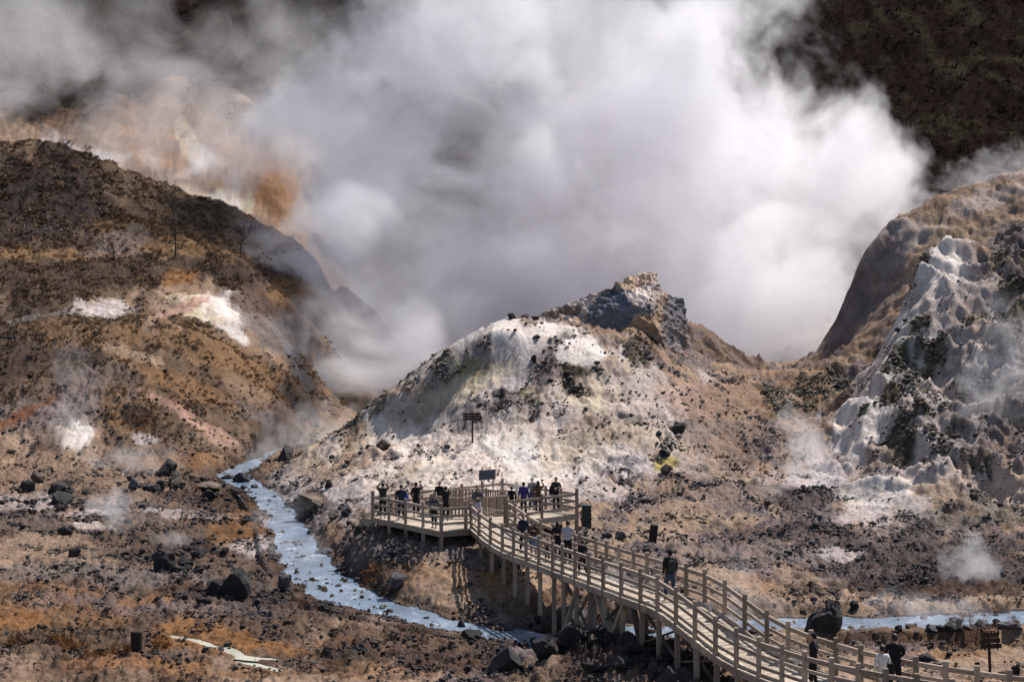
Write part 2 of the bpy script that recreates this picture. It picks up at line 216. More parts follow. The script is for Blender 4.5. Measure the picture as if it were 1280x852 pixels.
# strokes: (px, py, rx, ry, rotation deg, class, strength, Ymin, Ymax)
ST = [
 # left slopes
 (150,470,330,120,8,'heath',.85,110,230),(60,330,420,60,0,'heath',1,150,260),(180,250,260,90,20,'heath',1,180,245),
 (60,250,90,90,0,'scrub',.95,180,245),(20,420,60,60,0,'scrub',.6,120,200),(300,345,110,26,0,'scrub',.6,170,230),(120,345,200,22,0,'scrub',.55,160,230),
 (190,300,70,26,10,'gold',.7,180,240),(280,310,60,20,10,'gold',.6,180,245),(330,300,70,22,15,'tan',.6,180,245),(350,325,50,14,10,'pink',.6,180,245),
 (60,320,90,8,0,'gold',.8,150,240),(160,300,34,14,-10,'grey',.7,150,240),(150,318,60,6,0,'grey',.5,150,240),
 (250,430,110,26,15,'gold',.6,130,175),(310,470,90,24,22,'gold',.55,130,175),(100,420,90,20,5,'gold',.45,130,175),(330,500,60,14,30,'tan',.6,130,175),(120,500,60,30,0,'gold',.5,110,150),
 (60,520,100,45,-22,'lilac',.8,110,140),(25,520,70,8,-32,'rust',.8,110,140),(30,560,130,24,0,'sand',.7,105,140),(100,545,34,20,-20,'white',.9,110,140),(125,540,12,16,20,'salmon',.7,110,140),
 (150,528,40,18,0,'gold',.8,110,140),(170,520,22,12,0,'scrub',.9,110,140),(182,545,20,9,10,'ash',.9,110,150),(186,560,22,9,10,'orange',.8,110,150),
 (250,530,70,10,30,'salmon',.8,110,160),(270,552,40,8,20,'tan',.7,110,160),(230,480,90,16,25,'gold',.6,110,160),(350,520,40,12,0,'lilac',.7,120,200),
 (305,515,50,12,15,'slate',.5,120,180),(160,440,50,9,18,'sand',.7,110,150),(110,450,24,8,0,'scrub',.8,110,150),
 (134,386,38,15,0,'ash',1,152,200),(40,400,40,4,-15,'grey',.8,140,200),
 (225,352,30,20,10,'orange',.8,160,200),(235,372,55,22,-5,'tan',.9,160,200),(262,392,50,16,20,'cream',1,160,200),(285,390,34,26,25,'white',1,160,200),(225,388,36,7,-18,'salmon',.9,160,200),(290,415,40,10,28,'white',1,158,200),
 (340,395,50,40,0,'lilac',.8,160,205),(345,375,60,20,0,'brown',.8,170,230),(390,362,55,24,0,'gold',1,185,240),(395,372,30,10,8,'orange',.9,185,240),(412,374,16,6,0,'rust',.8,185,240),(385,350,60,6,5,'moss',.6,185,240),
 (355,425,50,30,0,'grey',.9,160,215),(400,440,60,40,0,'slate',.8,165,230),(375,490,30,22,0,'slate',.6,150,200),
 # ochre hill in the steam
 (250,190,200,110,20,'tan',.8,262,345),(250,190,160,90,20,'brown',.45,262,345),(190,170,90,50,20,'orange',.75,262,345),(330,220,90,60,30,'orange',.6,262,345),(300,130,120,40,20,'brown',.8,290,345),(230,165,40,14,40,'brown',.6,262,345),(350,190,50,20,40,'moss',.6,262,345),(100,140,90,40,0,'brown',.8,262,345),(265,260,60,22,10,'cream',.8,262,345),(300,150,60,24,40,'moss',.8,262,345),(160,135,34,10,-10,'moss',.8,262,360),(240,190,12,50,-35,'cream',.5,262,345),(100,200,60,20,20,'ash',.8,240,345),
 # valley floor left
 (200,700,420,160,0,'floor',1,50,125),(150,790,300,60,0,'brown',.35,45,75),(100,640,200,30,0,'grey',.35,60,125),(60,700,120,30,0,'sand',.5,60,90),(60,770,120,24,0,'orange',.4,48,75),(60,600,180,30,0,'tan',.6,80,125),(30,625,60,12,0,'ash',.45,80,125),(100,640,46,6,3,'ash',.6,70,115),(110,655,30,5,10,'white',.5,70,115),
 (40,690,100,30,0,'tan',.6,60,110),(40,740,110,26,0,'orange',.45,60,90),(130,718,200,16,3,'grey',.6,60,90),(200,755,260,12,3,'lilac',.5,50,90),(230,738,50,12,0,'brown',.9,50,90),(185,748,45,6,0,'orange',.6,50,90),
 (250,790,90,10,5,'brown',.9,50,90),(260,798,90,22,8,'orange',.75,50,90),(345,808,60,10,8,'orange',.8,50,90),(60,790,130,20,0,'brown',.7,45,90),(20,775,60,10,0,'orange',.7,45,90),(200,830,110,12,0,'orange',.6,45,90),(300,840,90,10,0,'orange',.5,45,90),(150,845,200,14,0,'brown',.5,45,90),
 (420,800,36,9,0,'orange',.8,45,90),(520,810,160,30,4,'brown',.8,45,90),(500,835,140,12,0,'orange',.4,45,90),(620,832,330,24,3,'dark',.5,40,75),(780,800,150,50,5,'brown',.95,42,64),(700,795,70,30,0,'dark',.9,50,66),(860,830,90,30,20,'dark',.8,42,62),(780,835,150,14,0,'floor',.7,40,75),
 (300,640,60,40,20,'brown',.8,60,120),(310,665,50,30,0,'orange',.55,60,120),(250,600,80,30,10,'dark',.6,80,130),(320,685,40,14,0,'ash',.7,60,120),(230,575,60,14,0,'orange',.5,80,130),(60,610,90,16,0,'dark',.6,80,130),(280,745,60,14,0,'dark',.45,50,90),(350,760,90,14,0,'dark',.4,50,90),
 (225,642,70,5,5,'ash',.45,70,125),(200,690,100,14,0,'dark',.45,60,100),
 # knoll
 (540,725,130,45,5,'sand',.95,62,82),(560,715,70,22,0,'orange',.35,62,82),(470,705,70,30,0,'brown',.7,62,90),(440,680,50,30,0,'lilac',.6,66,95),(625,725,26,20,0,'orange',.7,62,80),(520,760,110,12,5,'brown',.7,60,80),(560,690,160,14,5,'grey',.5,66,84),
 (640,770,60,14,0,'grey',.6,60,75),(700,755,90,22,0,'brown',.7,58,72),(830,765,60,22,0,'sand',.6,55,75),
 # bank left of the mound
 (400,610,80,60,-20,'pink',1,78,118),(420,575,70,30,-20,'sand',.8,95,122),(395,560,50,20,-25,'cream',.5,98,122),(400,640,40,20,0,'lilac',.8,78,100),(380,628,30,16,0,'dark',.6,78,104),
 # mound
 (640,520,240,130,0,'pink',1,86,130),(620,420,110,34,-5,'white',1,98,130),(640,450,90,34,0,'ash',.8,98,130),(620,575,130,40,0,'white',.9,84,112),(540,600,110,30,0,'pink',.5,84,112),(500,520,60,40,0,'white',.8,105,122),
 (512,500,46,30,-6,'tan',.8,113,122),(500,510,26,20,0,'pink',.6,112,122),(507,470,30,10,-20,'moss',.9,112,124),(560,470,36,26,10,'moss',.85,108,124),(560,500,40,20,0,'grey',.6,106,124),(575,455,20,14,0,'yellow',.3,112,124),(545,450,40,12,-22,'moss',.7,112,125),
 (450,520,60,12,-35,'moss',.7,110,124),(560,425,60,10,-22,'ash',.8,110,126),(600,445,22,30,20,'lilac',.7,110,125),
 (655,500,48,26,-12,'dark',.85,100,118),(620,510,40,14,-30,'dark',.6,100,118),(640,480,40,10,-20,'ash',.6,100,118),(665,492,14,12,0,'yellow',.4,100,118),(600,520,70,16,-20,'grey',.7,98,116),
 (690,450,22,40,30,'lilac',.8,105,125),(750,500,60,30,10,'cream',.85,102,120),(735,475,44,26,15,'moss',.95,106,120),(720,478,26,20,0,'dark',.5,106,120),(770,495,14,14,0,'cream',.7,102,120),(790,460,16,40,-25,'cream',.6,102,124),
 (740,440,60,16,0,'white',.9,112,126),(800,430,26,26,0,'moss',.95,118,131),(810,445,22,24,0,'brown',.6,112,128),(850,445,16,8,0,'moss',.9,115,130),
 (750,540,60,24,0,'sand',.6,96,112),(730,560,60,16,10,'moss',.4,94,112),(820,520,90,50,30,'pink',.9,96,122),(900,545,70,50,30,'lilac',.6,92,128),(860,580,60,20,20,'ash',.5,88,110),(960,560,50,40,0,'lilac',.7,92,120),(980,600,50,26,0,'ash',.5,84,110),(860,500,40,26,40,'salmon',.55,100,128),(790,580,60,20,10,'ash',.9,88,106),(760,610,50,12,0,'ash',.7,84,100),
 (830,580,16,12,0,'yellow',1,88,106),(822,572,12,8,0,'moss',.7,88,106),(850,530,10,7,0,'dark',.7,95,115),(900,530,80,44,20,'tan',.45,100,125),(930,500,50,24,0,'tan',.9,112,145),(890,600,90,40,0,'sand',.4,84,108),(870,620,110,26,0,'lilac',.6,78,100),
 (700,620,90,14,0,'ash',.6,80,98),(800,545,50,18,10,'cream',.4,95,110),
 (600,470,60,20,-20,'yellow',.25,100,124),(560,495,40,22,-30,'cream',.6,104,122),(700,560,80,26,10,'cream',.45,92,112),(520,590,60,20,-10,'cream',.35,90,112),(770,530,50,20,20,'moss',.5,92,112),(460,545,50,16,-30,'cream',.4,100,122),
 # crag
 (760,385,110,50,0,'tan',1,126,142),(700,392,34,10,0,'brown',.6,129,140),(775,388,34,24,-35,'slate',1,128.5,142),(810,375,18,30,0,'sand',1,129,142),(845,400,22,50,0,'slate',.9,131,145),(795,400,50,10,-10,'slate',.8,128.3,142),(740,405,40,6,0,'slate',.6,127,135),(870,450,30,14,30,'slate',.8,128,145),  # slate on the steep faces is their shade painted into the colour
 (905,440,60,40,0,'dark',.9,150,190),  # dark stroke puts the shade of the slope behind the saddle into colour
 # right ridge
 (1150,500,160,230,0,'pink',1,80,136),(1050,560,90,60,0,'tan',.7,90,130),(1010,500,60,40,0,'gold',.6,108,150),(1020,500,70,14,-20,'moss',.6,108,150),(1040,545,60,10,-25,'tan',.8,100,135),
 (1170,340,40,34,0,'white',.95,112,137),(1130,420,40,40,-40,'white',.9,108,137),(1080,520,50,34,-40,'white',.95,98,122),(1030,590,50,26,-20,'ash',.9,90,115),(1120,620,70,26,0,'white',.7,80,100),(1180,590,60,20,0,'ash',.6,82,105),
 (1160,480,60,90,10,'moss',.95,92,122),(1120,530,40,60,0,'moss',.9,90,115),(1155,330,10,16,20,'moss',.95,125,137),(1150,390,16,12,0,'moss',.9,110,130),(1140,350,10,34,30,'moss',.7,120,137),(1240,400,46,50,0,'moss',.95,104,130),(1270,350,40,60,0,'moss',.6,104,136),(1270,290,30,40,0,'lilac',.9,110,140),
 (1225,370,30,30,0,'ash',.7,110,130),(1260,500,60,90,0,'grey',.8,84,120),(1240,460,40,14,0,'ash',.5,100,120),(1270,560,50,40,0,'lilac',.7,82,110),(1200,640,110,26,0,'moss',.6,78,95),(1225,590,20,40,0,'moss',.8,82,105),(1130,580,60,16,0,'moss',.7,85,110),(1170,620,40,16,0,'sand',.7,80,100),
 (1090,600,30,20,0,'slate',.5,85,105),(1090,640,70,14,-10,'ash',.7,78,95),(1010,640,50,30,0,'lilac',.9,78,100),(1000,625,40,14,0,'dark',.5,78,100),
 (1140,310,140,110,0,'sand',1,146,200),(1200,280,120,34,-20,'tan',.5,140,200),(1130,300,60,26,-30,'pink',.7,140,200),(1230,250,60,14,-18,'pink',.6,140,200),(1100,360,30,60,15,'lilac',.6,140,200),(1240,290,26,14,0,'slate',.8,128,180),(1065,390,24,46,20,'lilac',.9,150,200),(1100,440,60,16,0,'brown',.6,138,170),
 # middle right floor
 (1050,700,330,50,0,'lilac',.7,60,86),(1180,700,200,40,0,'dark',.62,62,86),(1000,665,120,16,0,'dark',.5,66,90),(1000,700,90,14,0,'grey',.5,60,86),(930,735,90,22,15,'sand',.9,60,78),(960,730,60,10,10,'orange',.45,60,78),(1010,735,60,20,25,'sand',.7,60,78),(1040,690,40,7,0,'ash',.7,60,86),
 (840,665,60,14,0,'sand',.6,66,90),(1130,735,160,10,0,'brown',.7,60,76),(1100,725,60,12,0,'dark',.5,60,76),(900,690,60,12,0,'lilac',.6,66,86),(860,640,40,14,0,'sand',.7,70,95),
 (1180,790,220,18,0,'brown',.9,45,61),(1230,785,60,14,0,'rust',.6,45,62),(1220,835,130,16,0,'sand',.85,40,58),(1080,835,90,14,0,'sand',.7,40,60),(1130,800,110,10,0,'brown',.8,45,62),(1010,812,60,14,0,'dark',.4,45,62),(1180,815,80,5,0,'orange',.5,40,60),
]
def paint(px, py, Y, wn, base, wn2):
    out = base.copy()
    for (cx, cy, rx, ry, rot, c, s, y0, y1) in ST:
        m = (np.abs(px - cx) < rx * 1.5 + ry * 1.5) & (np.abs(py - cy) < ry * 1.5 + rx * 1.5) & (Y > y0 - 4) & (Y < y1 + 4)
        idx = np.nonzero(m)[0]
        if not len(idx): continue
        a = math.radians(rot); dx = px[idx] - cx; dy = py[idx] - cy
        ex = (dx * math.cos(a) + dy * math.sin(a)) / rx; ey = (-dx * math.sin(a) + dy * math.cos(a)) / ry
        d = np.sqrt(ex * ex + ey * ey) + wn[idx] * .55
        w = s * (1 - sstep(.62, 1.12, d)) * sstep(y0 - 2, y0 + 1, Y[idx]) * (1 - sstep(y1 - 1, y1 + 2, Y[idx]))
        if c in ('moss', 'dark', 'slate') and y0 > 78: w = w * np.clip(.15 + .85 * sstep(-.12, .22, wn2[idx]), 0, 1)
        out[idx] += (cls(c)[None] - out[idx]) * w[:, None]
    return out

def terrain_at(x, y, detail=True):
    """height and surface class of the valley at plan positions x, y"""
    u = x / y; v = np.log(y); z = baseH(u, v)
    px = u * F + 640; py = HY + (CZ - z) / y * F
    wn = fbm(x / (y * .02), y / (y * .0 + 5), 1, 40) * 0
    far = sstep(60, 220, y)
    sc = 1.0 + y / 60.0
    wn = fbm(x / (.9 * sc), y / (1.5 * sc), 5, 40, .6)
    base = np.where(0, 0, 0)
    b0 = cls('tan')
    wn2 = fbm(x / 2.6, y / 3.8, 5, 47, .65)
    bt = sstep(.05, -.15, wn2)[:, None]; side_ = sstep(430, 520, px)[:, None]
    b0 = cls('tan')[None] * (1 - side_) + (cls('sand')[None] * (1 - bt) + cls('lilac')[None] * bt) * side_
    cl = paint(px, py, y, wn * 1.7, b0, wn2)
    y0_ = 338 - 95 * sstep(330, 480, px + fbm(y / 9, z / 6, 3, 141) * 60) - 30 * sstep(250, 100, px); fo = sstep(y0_, y0_ + 16, y + fbm(x / 9, y / 45, 4, 140, .6) * 26 + z * 0) ; cl += (cls('forest')[None] - cl) * fo[:, None]
    fm = sstep(-.05, .3, fbm(x / 7, y / 16, 5, 170, .65)) * fo; cl[:, :3] += (np.array([.034, .029, .018]) - cl[:, :3]) * fm[:, None] * .8
    rub, heath = cl[:, 3], cl[:, 4]
    amp = np.clip(y / 75, .6, 3)
    # floor keeps quiet, slopes get gullies
    fl = 1 - sstep(2.5, 4.4, z)                       # valley floor near z = 0..1
    mound = 1 - fl
    warpx = fbm(x / 9, y / 9, 3, 5) * 3; 
    g1 = fbm((x + warpx) / 5.2, (y + warpx) / 11.0, 5, 11, .5, True)
    g2 = fbm((x + warpx) / 2.0, y / 3.2, 4, 21, .55, True)
    far2 = sstep(140, 330, y)
    crag = sstep(126, 129, y) * (1 - sstep(139, 144, y)) * sstep(655, 680, px) * (1 - sstep(872, 895, px))
    cre = 1 - .75 * sstep(112, 118, y) * (1 - sstep(126, 130, y)) * sstep(480, 520, px) * (1 - sstep(720, 760, px))
    dz = mound * ((g1 - .45) * .7 * cre + (g2 - .45) * .34 * (0.25 + 1.4 * rub) * (.4 + .6 * cre)) + mound * np.clip(rub - .45, 0, 1) * (np.abs(fbm(x / 1.9, y / 3.4, 3, 120, .5)) - .2) * 1.9 * (y < 200) * (1 - .25 * far2) * (1 - .5 * crag)
    gl = fbm((x + warpx * .5) / 1.3, y / 7.5, 4, 130, .55, True); dz += mound * (gl - .5) * .42 * (1 - far2) * (.5 + .8 * rub) * (.35 + .65 * cre)
    rr = sstep(1000, 1060, px) * (1 - sstep(140, 148, y)) * mound; dz += rr * (fbm((x * .8 + y * .35) / 5.5, (y - x * .5) / 14, 4, 150, .45, True) - .45) * 3.2
    dz += far2 * (fbm(x / 16, y / 22, 5, 31, .5, True) * 2.4)
    dz += fbm(x / 3.5, y / 4.5, 4, 61) * .28 * (1 - mound * .3)
    rb = np.abs(fbm(x / .9, y / 1.3, 4, 71, .6)); dz += (rb - .25) * (.12 + 1.1 * rub) * .75
    rb2 = fbm(x / .28, y / .42, 3, 81, .6); dz += rb2 * (.05 + .16 * rub) * np.clip(y/90,.5,1.6)
    dz += np.clip(fbm(x / 1.6, y / 2.6, 3, 91), 0, 1) * heath * .9
    facet = np.abs(fbm(x / 4.2 + z / 3, y / 3.2, 3, 95, .5)) * 1.3 + fbm(x/1.4, y/1.2, 3, 97) * .35
    
    e_ = .6; gx = (baseH((x + e_) / y, v) - z) / e_; gy = (baseH(x / (y + e_), np.log(y + e_)) - z) / e_
    dz = dz / (1 + 1.1 * (gx * gx + gy * gy)) ** .8
    r2 = sstep(990, 1040, px) * sstep(143, 150, y) * (1 - sstep(196, 210, y)); dz += r2 * ((fbm((x + y * .4) / 4.5, (y - x * .4) / 13, 5, 160, .5, True) - .45) * .8 + (fbm(x / 1.6, y / 3, 3, 165, .55, True) - .45) * .2)
    d1, w1 = seg_dist(x, y, S1); d2, w2 = seg_dist(x, y, S2); d3, w3 = seg_dist(x, y, S3); d4, w4 = seg_dist(x, y, S4)
    en = fbm(x / 1.4, y / 1.8, 4, 51, .6) * .9
    zz = z + dz
    for d, w, dp, bw, es in ((d1, w1, .22, .9, .75), (d2, w2, .22, 1.3, 1.1), (d3, w3, .07, .35, .25), (d4, w4, .07, .35, .3)):
        k = 1 - sstep(-.15, bw, d + en * es); k = k * (1 - sstep(1.0, 2.2, zz - w))
        bed = w - dp + (rb2 * .22 + (rb - .12) * .75 if dp > .1 else rb2 * .05)
        zz = zz * (1 - k) + bed * k
        zz = np.where((d < bw) & (d + en * es > .1), np.maximum(zz, w + .03 + rb * .2 * min(1, dp * 4)), zz)
        wet = sstep(1.3, -.1, d + en * es) * (1 if dp > .1 else .5)
        cl[:, :3] *= (1 - .55 * wet)[:, None] if dp > .1 else 1
    return zz, cl, px, py

def terrain_z(x, y):
    return float(terrain_at(np.array([float(x)]), np.array([float(y)]))[0][0])

def build_terrain(nx=1000, ny=1250):
    uu = np.linspace((-240 - 640) / F, (1530 - 640) / F, nx)
    vv = np.concatenate([np.linspace(math.log(36), math.log(240), ny - 200, endpoint=False), np.linspace(math.log(240), math.log(565), 200)])
    Vg, Ug = np.meshgrid(vv, uu, indexing='ij'); y = np.exp(Vg).ravel(); x = (Ug.ravel()) * y
    z, cl, px, py = terrain_at(x, y)
    idx = np.arange(nx * ny).reshape(ny, nx)
    Fc = np.stack([idx[:-1, :-1], idx[:-1, 1:], idx[1:, 1:], idx[1:, :-1]], -1).reshape(-1, 4)
    me = np_mesh('ground', np.stack([x, y, z], 1), Fc, True)
    attr_col(me, 'tint', cl[:, :3]); attr_f(me, 'rubble', cl[:, 3]); attr_f(me, 'heath', cl[:, 4])
    return me, dict(x=x, y=y, z=z, cl=cl, px=px, py=py, nx=nx, ny=ny)

def mat_ground():
    t = NT('weathered_volcanic_ground'); p = t.pos()
    a = t.n('Attribute', attribute_name='tint').outputs['Color']; rub = t.n('Attribute', attribute_name='rubble').outputs['Fac']
    he = t.n('Attribute', attribute_name='heath').outputs['Fac']
    mp = t.n('Mapping'); t.l(p, mp.inputs[0]); mp.inputs['Scale'].default_value = (1, .75, 1); p = mp.outputs[0]
    n1 = t.noise(p, .55, 4, .65); n2 = t.noise(p, 3.2, 4, .72); n3 = t.noise(p, .16, 3, .6)
    v = t.math('MULTIPLY', t.ramp(n1, .25, .75, .66, 1.36), t.ramp(n2, .25, .75, .72, 1.32))
    col = t.n('VectorMath', operation='SCALE'); t.l(a, col.inputs[0]); t.l(v, col.inputs['Scale'])
    # warm and cool drifts
    c = t.mix(t.ramp(n3, .5, .72, 0, .45), col.outputs[0], t.mix(1, col.outputs[0], (1.12, .92, .74), 'MULTIPLY'))
    c = t.mix(t.ramp(t.noise(p, .33, 4, .7), .55, .75, 0, .4), c, t.mix(1, col.outputs[0], (.80, .78, .84), 'MULTIPLY'))
    # dark stones sprinkled where the surface is stony
    vo = t.n('TexVoronoi', feature='F1'); t.l(p, vo.inputs['Vector']); vo.inputs['Scale'].default_value = 3.4; vo.inputs['Randomness'].default_value = 1
    sp = t.math('LESS_THAN', vo.outputs['Distance'], t.ramp(t.noise(p, .8, 2, .6), .42, .72, -.1, .42))
    vo2 = t.n('TexVoronoi', feature='F1'); t.l(p, vo2.inputs['Vector']); vo2.inputs['Scale'].default_value = 8.5
    sp2 = t.math('LESS_THAN', vo2.outputs['Distance'], t.ramp(t.noise(p, .6, 2, .6), .4, .7, -.05, .4))
    st = t.math('MULTIPLY', t.math('MAXIMUM', sp, t.math('MULTIPLY', sp2, .8)), t.ramp(rub, .15, .8, .12, .9), clamp=True)
    c = t.mix(st, c, (.06, .05, .05))
    hn = t.ramp(t.noise(p, 1.4, 5, .75), .46, .62, 0, 1)
    c = t.mix(t.math('MULTIPLY', hn, t.math('MULTIPLY', he, .45)), c, (.055, .040, .030))
    hb = t.math('ADD', t.math('MULTIPLY', t.noise(p, 2.4, 5, .78), t.ramp(rub, 0, 1, .5, 1.3)), t.math('MULTIPLY', st, .12))
    return t.bsdf(c, .93, hb, .9, .22, 0)

def mat_water(name, col, rough, scale, milky=.5):
    t = NT(name); p = t.pos()
    mp = t.n('Mapping'); t.l(p, mp.inputs[0]); mp.inputs['Scale'].default_value = (1, .5, 1); p = mp.outputs[0]
    n = t.noise(p, scale, 6, .7); foam = t.ramp(t.noise(p, 1.1, 8, .75, .6), .54, .66, 0, 1)
    c = t.mix(t.math('MULTIPLY', foam, milky), t.mix(t.ramp(t.noise(p, .5, 4), .35, .65), col, tuple(k * .62 for k in col)), (.72, .75, .80))
    return t.bsdf(c, rough, n, .45, .08, .5)

def ribbon(name, P, mat, nseg=10, extra=.9, zoff=0.0):
    """water surface as a strip along a stream, a bit wider than the bed so the banks cut its edge"""
    pts = []
    for i in range(len(P) - 1):
        for k in range(nseg):
            t = k / nseg; a, b = np.array(P[i]), np.array(P[i + 1]); pts.append(a + (b - a) * t)
    pts.append(np.array(P[-1])); pts = np.array(pts)
    for _ in range(6): pts[1:-1] = (pts[:-2] + 2 * pts[1:-1] + pts[2:]) / 4
    T = np.gradient(pts[:, :2], axis=0); T /= np.linalg.norm(T, axis=1)[:, None]; N = np.stack([-T[:, 1], T[:, 0]], 1)
    V = []; m = 7
    for p, n in zip(pts, N):
        for k in range(m):
            s = (k / (m - 1) * 2 - 1) * (p[2] + extra); V.append((p[0] + n[0] * s, p[1] + n[1] * s, p[3] + zoff))
    idx = np.arange(len(V)).reshape(-1, m)
    Fc = np.stack([idx[:-1, :-1], idx[:-1, 1:], idx[1:, 1:], idx[1:, :-1]], -1).reshape(-1, 4)
    # normals up
    me = np_mesh(name, np.array(V), Fc[:, ::-1], True)
    return tag(link(name, me, mat), kind='structure')
me_g, TG = build_terrain()
ground = tag(link('ground', me_g, mat_ground()), kind='structure')
wm = mat_water('milky_stream_water', (.21, .275, .36), .2, 6)
ribbon('stream', S1, wm); ribbon('stream', S2, wm, zoff=-.006)
mm = mat_water('sulphur_water', (.46, .44, .34), .3, 8, .2)
ribbon('milky_rivulet', S3, mm, extra=.3); ribbon('milky_rivulet', S4, mm, extra=.3, zoff=-.004)
# ---------------------------------------------------------------- timber boardwalk
def mat_wood(name, col, dark=.6):
    t = NT(name); p = t.coord('Object')
    mp = t.n('Mapping'); t.l(p, mp.inputs[0]); mp.inputs['Scale'].default_value = (3, 3, .8)
    n = t.noise(mp.outputs[0], 2.0, 5, .7, .8); n2 = t.noise(p, .45, 3, .6)
    v = t.ramp(n, .3, .7, dark, 1.15); c = t.mix(t.ramp(n2, .35, .65), col, tuple(k * .74 for k in col))
    s = t.n('VectorMath', operation='SCALE'); t.l(c, s.inputs[0]); t.l(v, s.inputs['Scale'])
    rnd = t.math('FRACT', t.math('ADD', t.n('NewGeometry').outputs['Random Per Island'], t.n('ObjectInfo').outputs['Random']))
    s2 = t.n('VectorMath', operation='SCALE'); t.l(s.outputs[0], s2.inputs[0]); t.l(t.ramp(rnd, 0, 1, .66, 1.22), s2.inputs['Scale'])
    return t.bsdf(s2.outputs[0], .85, n, .4, .01, .2)
WOOD = mat_wood('weathered_timber', (.41, .315, .245)); DECKW = mat_wood('worn_deck_boards', (.50, .41, .325), .75); LEGW = mat_wood('darker_timber', (.17, .125, .10))  # LEGW: darker timber tone for back legs, braces and board legs
class MB:
    def __init__(s): s.v = []; s.f = []
    def box8(s, pts):
        b = len(s.v); s.v += [tuple(p) for p in pts]
        s.f += [tuple(b + i for i in q) for q in ((3,2,1,0),(4,5,6,7),(0,1,5,4),(1,2,6,5),(2,3,7,6),(3,0,4,7))]
    def bar(s, a, b, w, h, up=(0, 0, 1)):
        a = Vector(a); b = Vector(b); d = (b - a).normalized(); up = Vector(up)
        if abs(d.dot(up)) > .95: up = Vector((0, 1, 0))
        r = d.cross(up).normalized(); u = r.cross(d).normalized(); r *= w / 2; u *= h / 2
        s.box8([a - r - u, a + r - u, a + r + u, a - r + u, b - r - u, b + r - u, b + r + u, b - r + u])
    def post(s, x, y, z0, z1, w, rot=0, cap=0.02):
        c, n = math.cos(rot) * w / 2, math.sin(rot) * w / 2
        q = [(-c + n, -n - c), (c + n, n - c), (c - n, n + c), (-c - n, -n + c)]
        s.box8([(x + a, y + b, z0) for a, b in q] + [(x + a, y + b, z1) for a, b in q])
        b = len(s.v); k = .72
        s.v += [(x + a * k, y + b2 * k, z1 + cap) for a, b2 in q]; t0 = b - 4
        s.f.append((b, b + 1, b + 2, b + 3))
        for i in range(4): j = (i + 1) % 4; s.f.append((t0 + i, t0 + j, b + j, b + i))
    def tube(s, pts, rad, n=8, close=True):
        b = len(s.v); m = len(pts); pts = [Vector(p) for p in pts]
        for i, p in enumerate(pts):
            d = (pts[min(i + 1, m - 1)] - pts[max(i - 1, 0)]).normalized()
            a = d.cross(Vector((0, 0, 1))); a = a.normalized() if a.length > .05 else Vector((1, 0, 0)); c = d.cross(a)
            r = rad[i] if hasattr(rad, '__len__') else rad
            for k in range(n):
                t = 2 * math.pi * k / n; s.v.append(tuple(p + (a * math.cos(t) + c * math.sin(t)) * r))
        for i in range(m - 1):
            for k in range(n):
                k2 = (k + 1) % n; s.f.append((b + i * n + k, b + i * n + k2, b + (i + 1) * n + k2, b + (i + 1) * n + k))
        if close: s.f.append(tuple(b + k for k in range(n))[::-1]); s.f.append(tuple(b + (m - 1) * n + k for k in range(n)))
    def build(s, name, mat, parent=None, smooth=False, bevel=0):
        me = bpy.data.meshes.new(name); me.from_pydata(s.v, [], s.f)
        bm = bmesh.new(); bm.from_mesh(me); bmesh.ops.recalc_face_normals(bm, faces=bm.faces)
        if bevel: bmesh.ops.bevel(bm, geom=list(bm.edges), offset=bevel, segments=1, affect='EDGES')
        bm.to_mesh(me); bm.free()
        if smooth: me.polygons.foreach_set('use_smooth', [True] * len(me.polygons))
        return link(name, me, mat, parent)
def empty(name, loc=(0, 0, 0), rz=0):
    o = bpy.data.objects.new(name, None); COL.objects.link(o); o.location = loc; o.rotation_euler = (0, 0, rz); o.empty_display_size = .2
    return o

DH = 8.70                                        # platform deck below the camera
def PT(px, Y, h): return Vector(((px - 640) / F * Y, Y, CZ - h))
J = PT(589, 74.3, DH)
front = [J] + [PT(px, Yh(py, h), h) for px, py, h in [(608,677,8.88),(627,689,9.02),(660,700.5,9.05),(693,713.5,9.05),(750,735,9.0),(802,754,8.9),(824,762.6,8.9),(871,799,9.4),(897,821,9.8),(919,832.5,9.9),(951,847,10.0)]]
front += [PT(px, Yh(py, 8.85), 10.0) for px, py in [(976,805),(1006,815.6),(1040,823.6),(1073,830),(1107,837),(1146,843.5),(1200,851),(1280,861),(1360,869)]]
def resample(P, step=.25, sm=3):
    out = []
    for a, b in zip(P[:-1], P[1:]):
        n = max(1, round((b - a).length / step))
        out += [a.lerp(b, i / n) for i in range(n)]
    out.append(P[-1].copy())
    for _ in range(sm):
        out = [out[0]] + [(out[i - 1] + out[i] * 2 + out[i + 1]) / 4 for i in range(1, len(out) - 1)] + [out[-1]]
    return out
FE = resample(front, .25, 10)
WID = 2.0
BE = []
for i, p in enumerate(FE):
    d = FE[min(i + 4, len(FE) - 1)] - FE[max(i - 4, 0)]; d.z = 0; d.normalize(); n = Vector((-d.y, d.x, 0))
    if n.x < 0 and i < 40 or n.y < 0: n = -n
    BE.append(p + n * WID)
for _ in range(12): BE = [BE[0]] + [(BE[i - 1] + BE[i] * 2 + BE[i + 1]) / 4 for i in range(1, len(BE) - 1)] + [BE[-1]]
def px_of(p): return 640 + p.x / p.y * F
def at_px(L, px):
    for a, b in zip(L[:-1], L[1:]):
        x0, x1 = px_of(a), px_of(b)
        if (x0 - px) * (x1 - px) <= 0 and x1 != x0: return a.lerp(b, (px - x0) / (x1 - x0))
    return None
A_, V_, K_, R_, B_ = PT(466, 79.2, DH), PT(551.5, 73.3, DH), PT(631.5, 76.6, DH), PT(721, 80.6, DH), PT(628, 86.6, DH)
boardwalk = empty('boardwalk', (0, 0, 0))
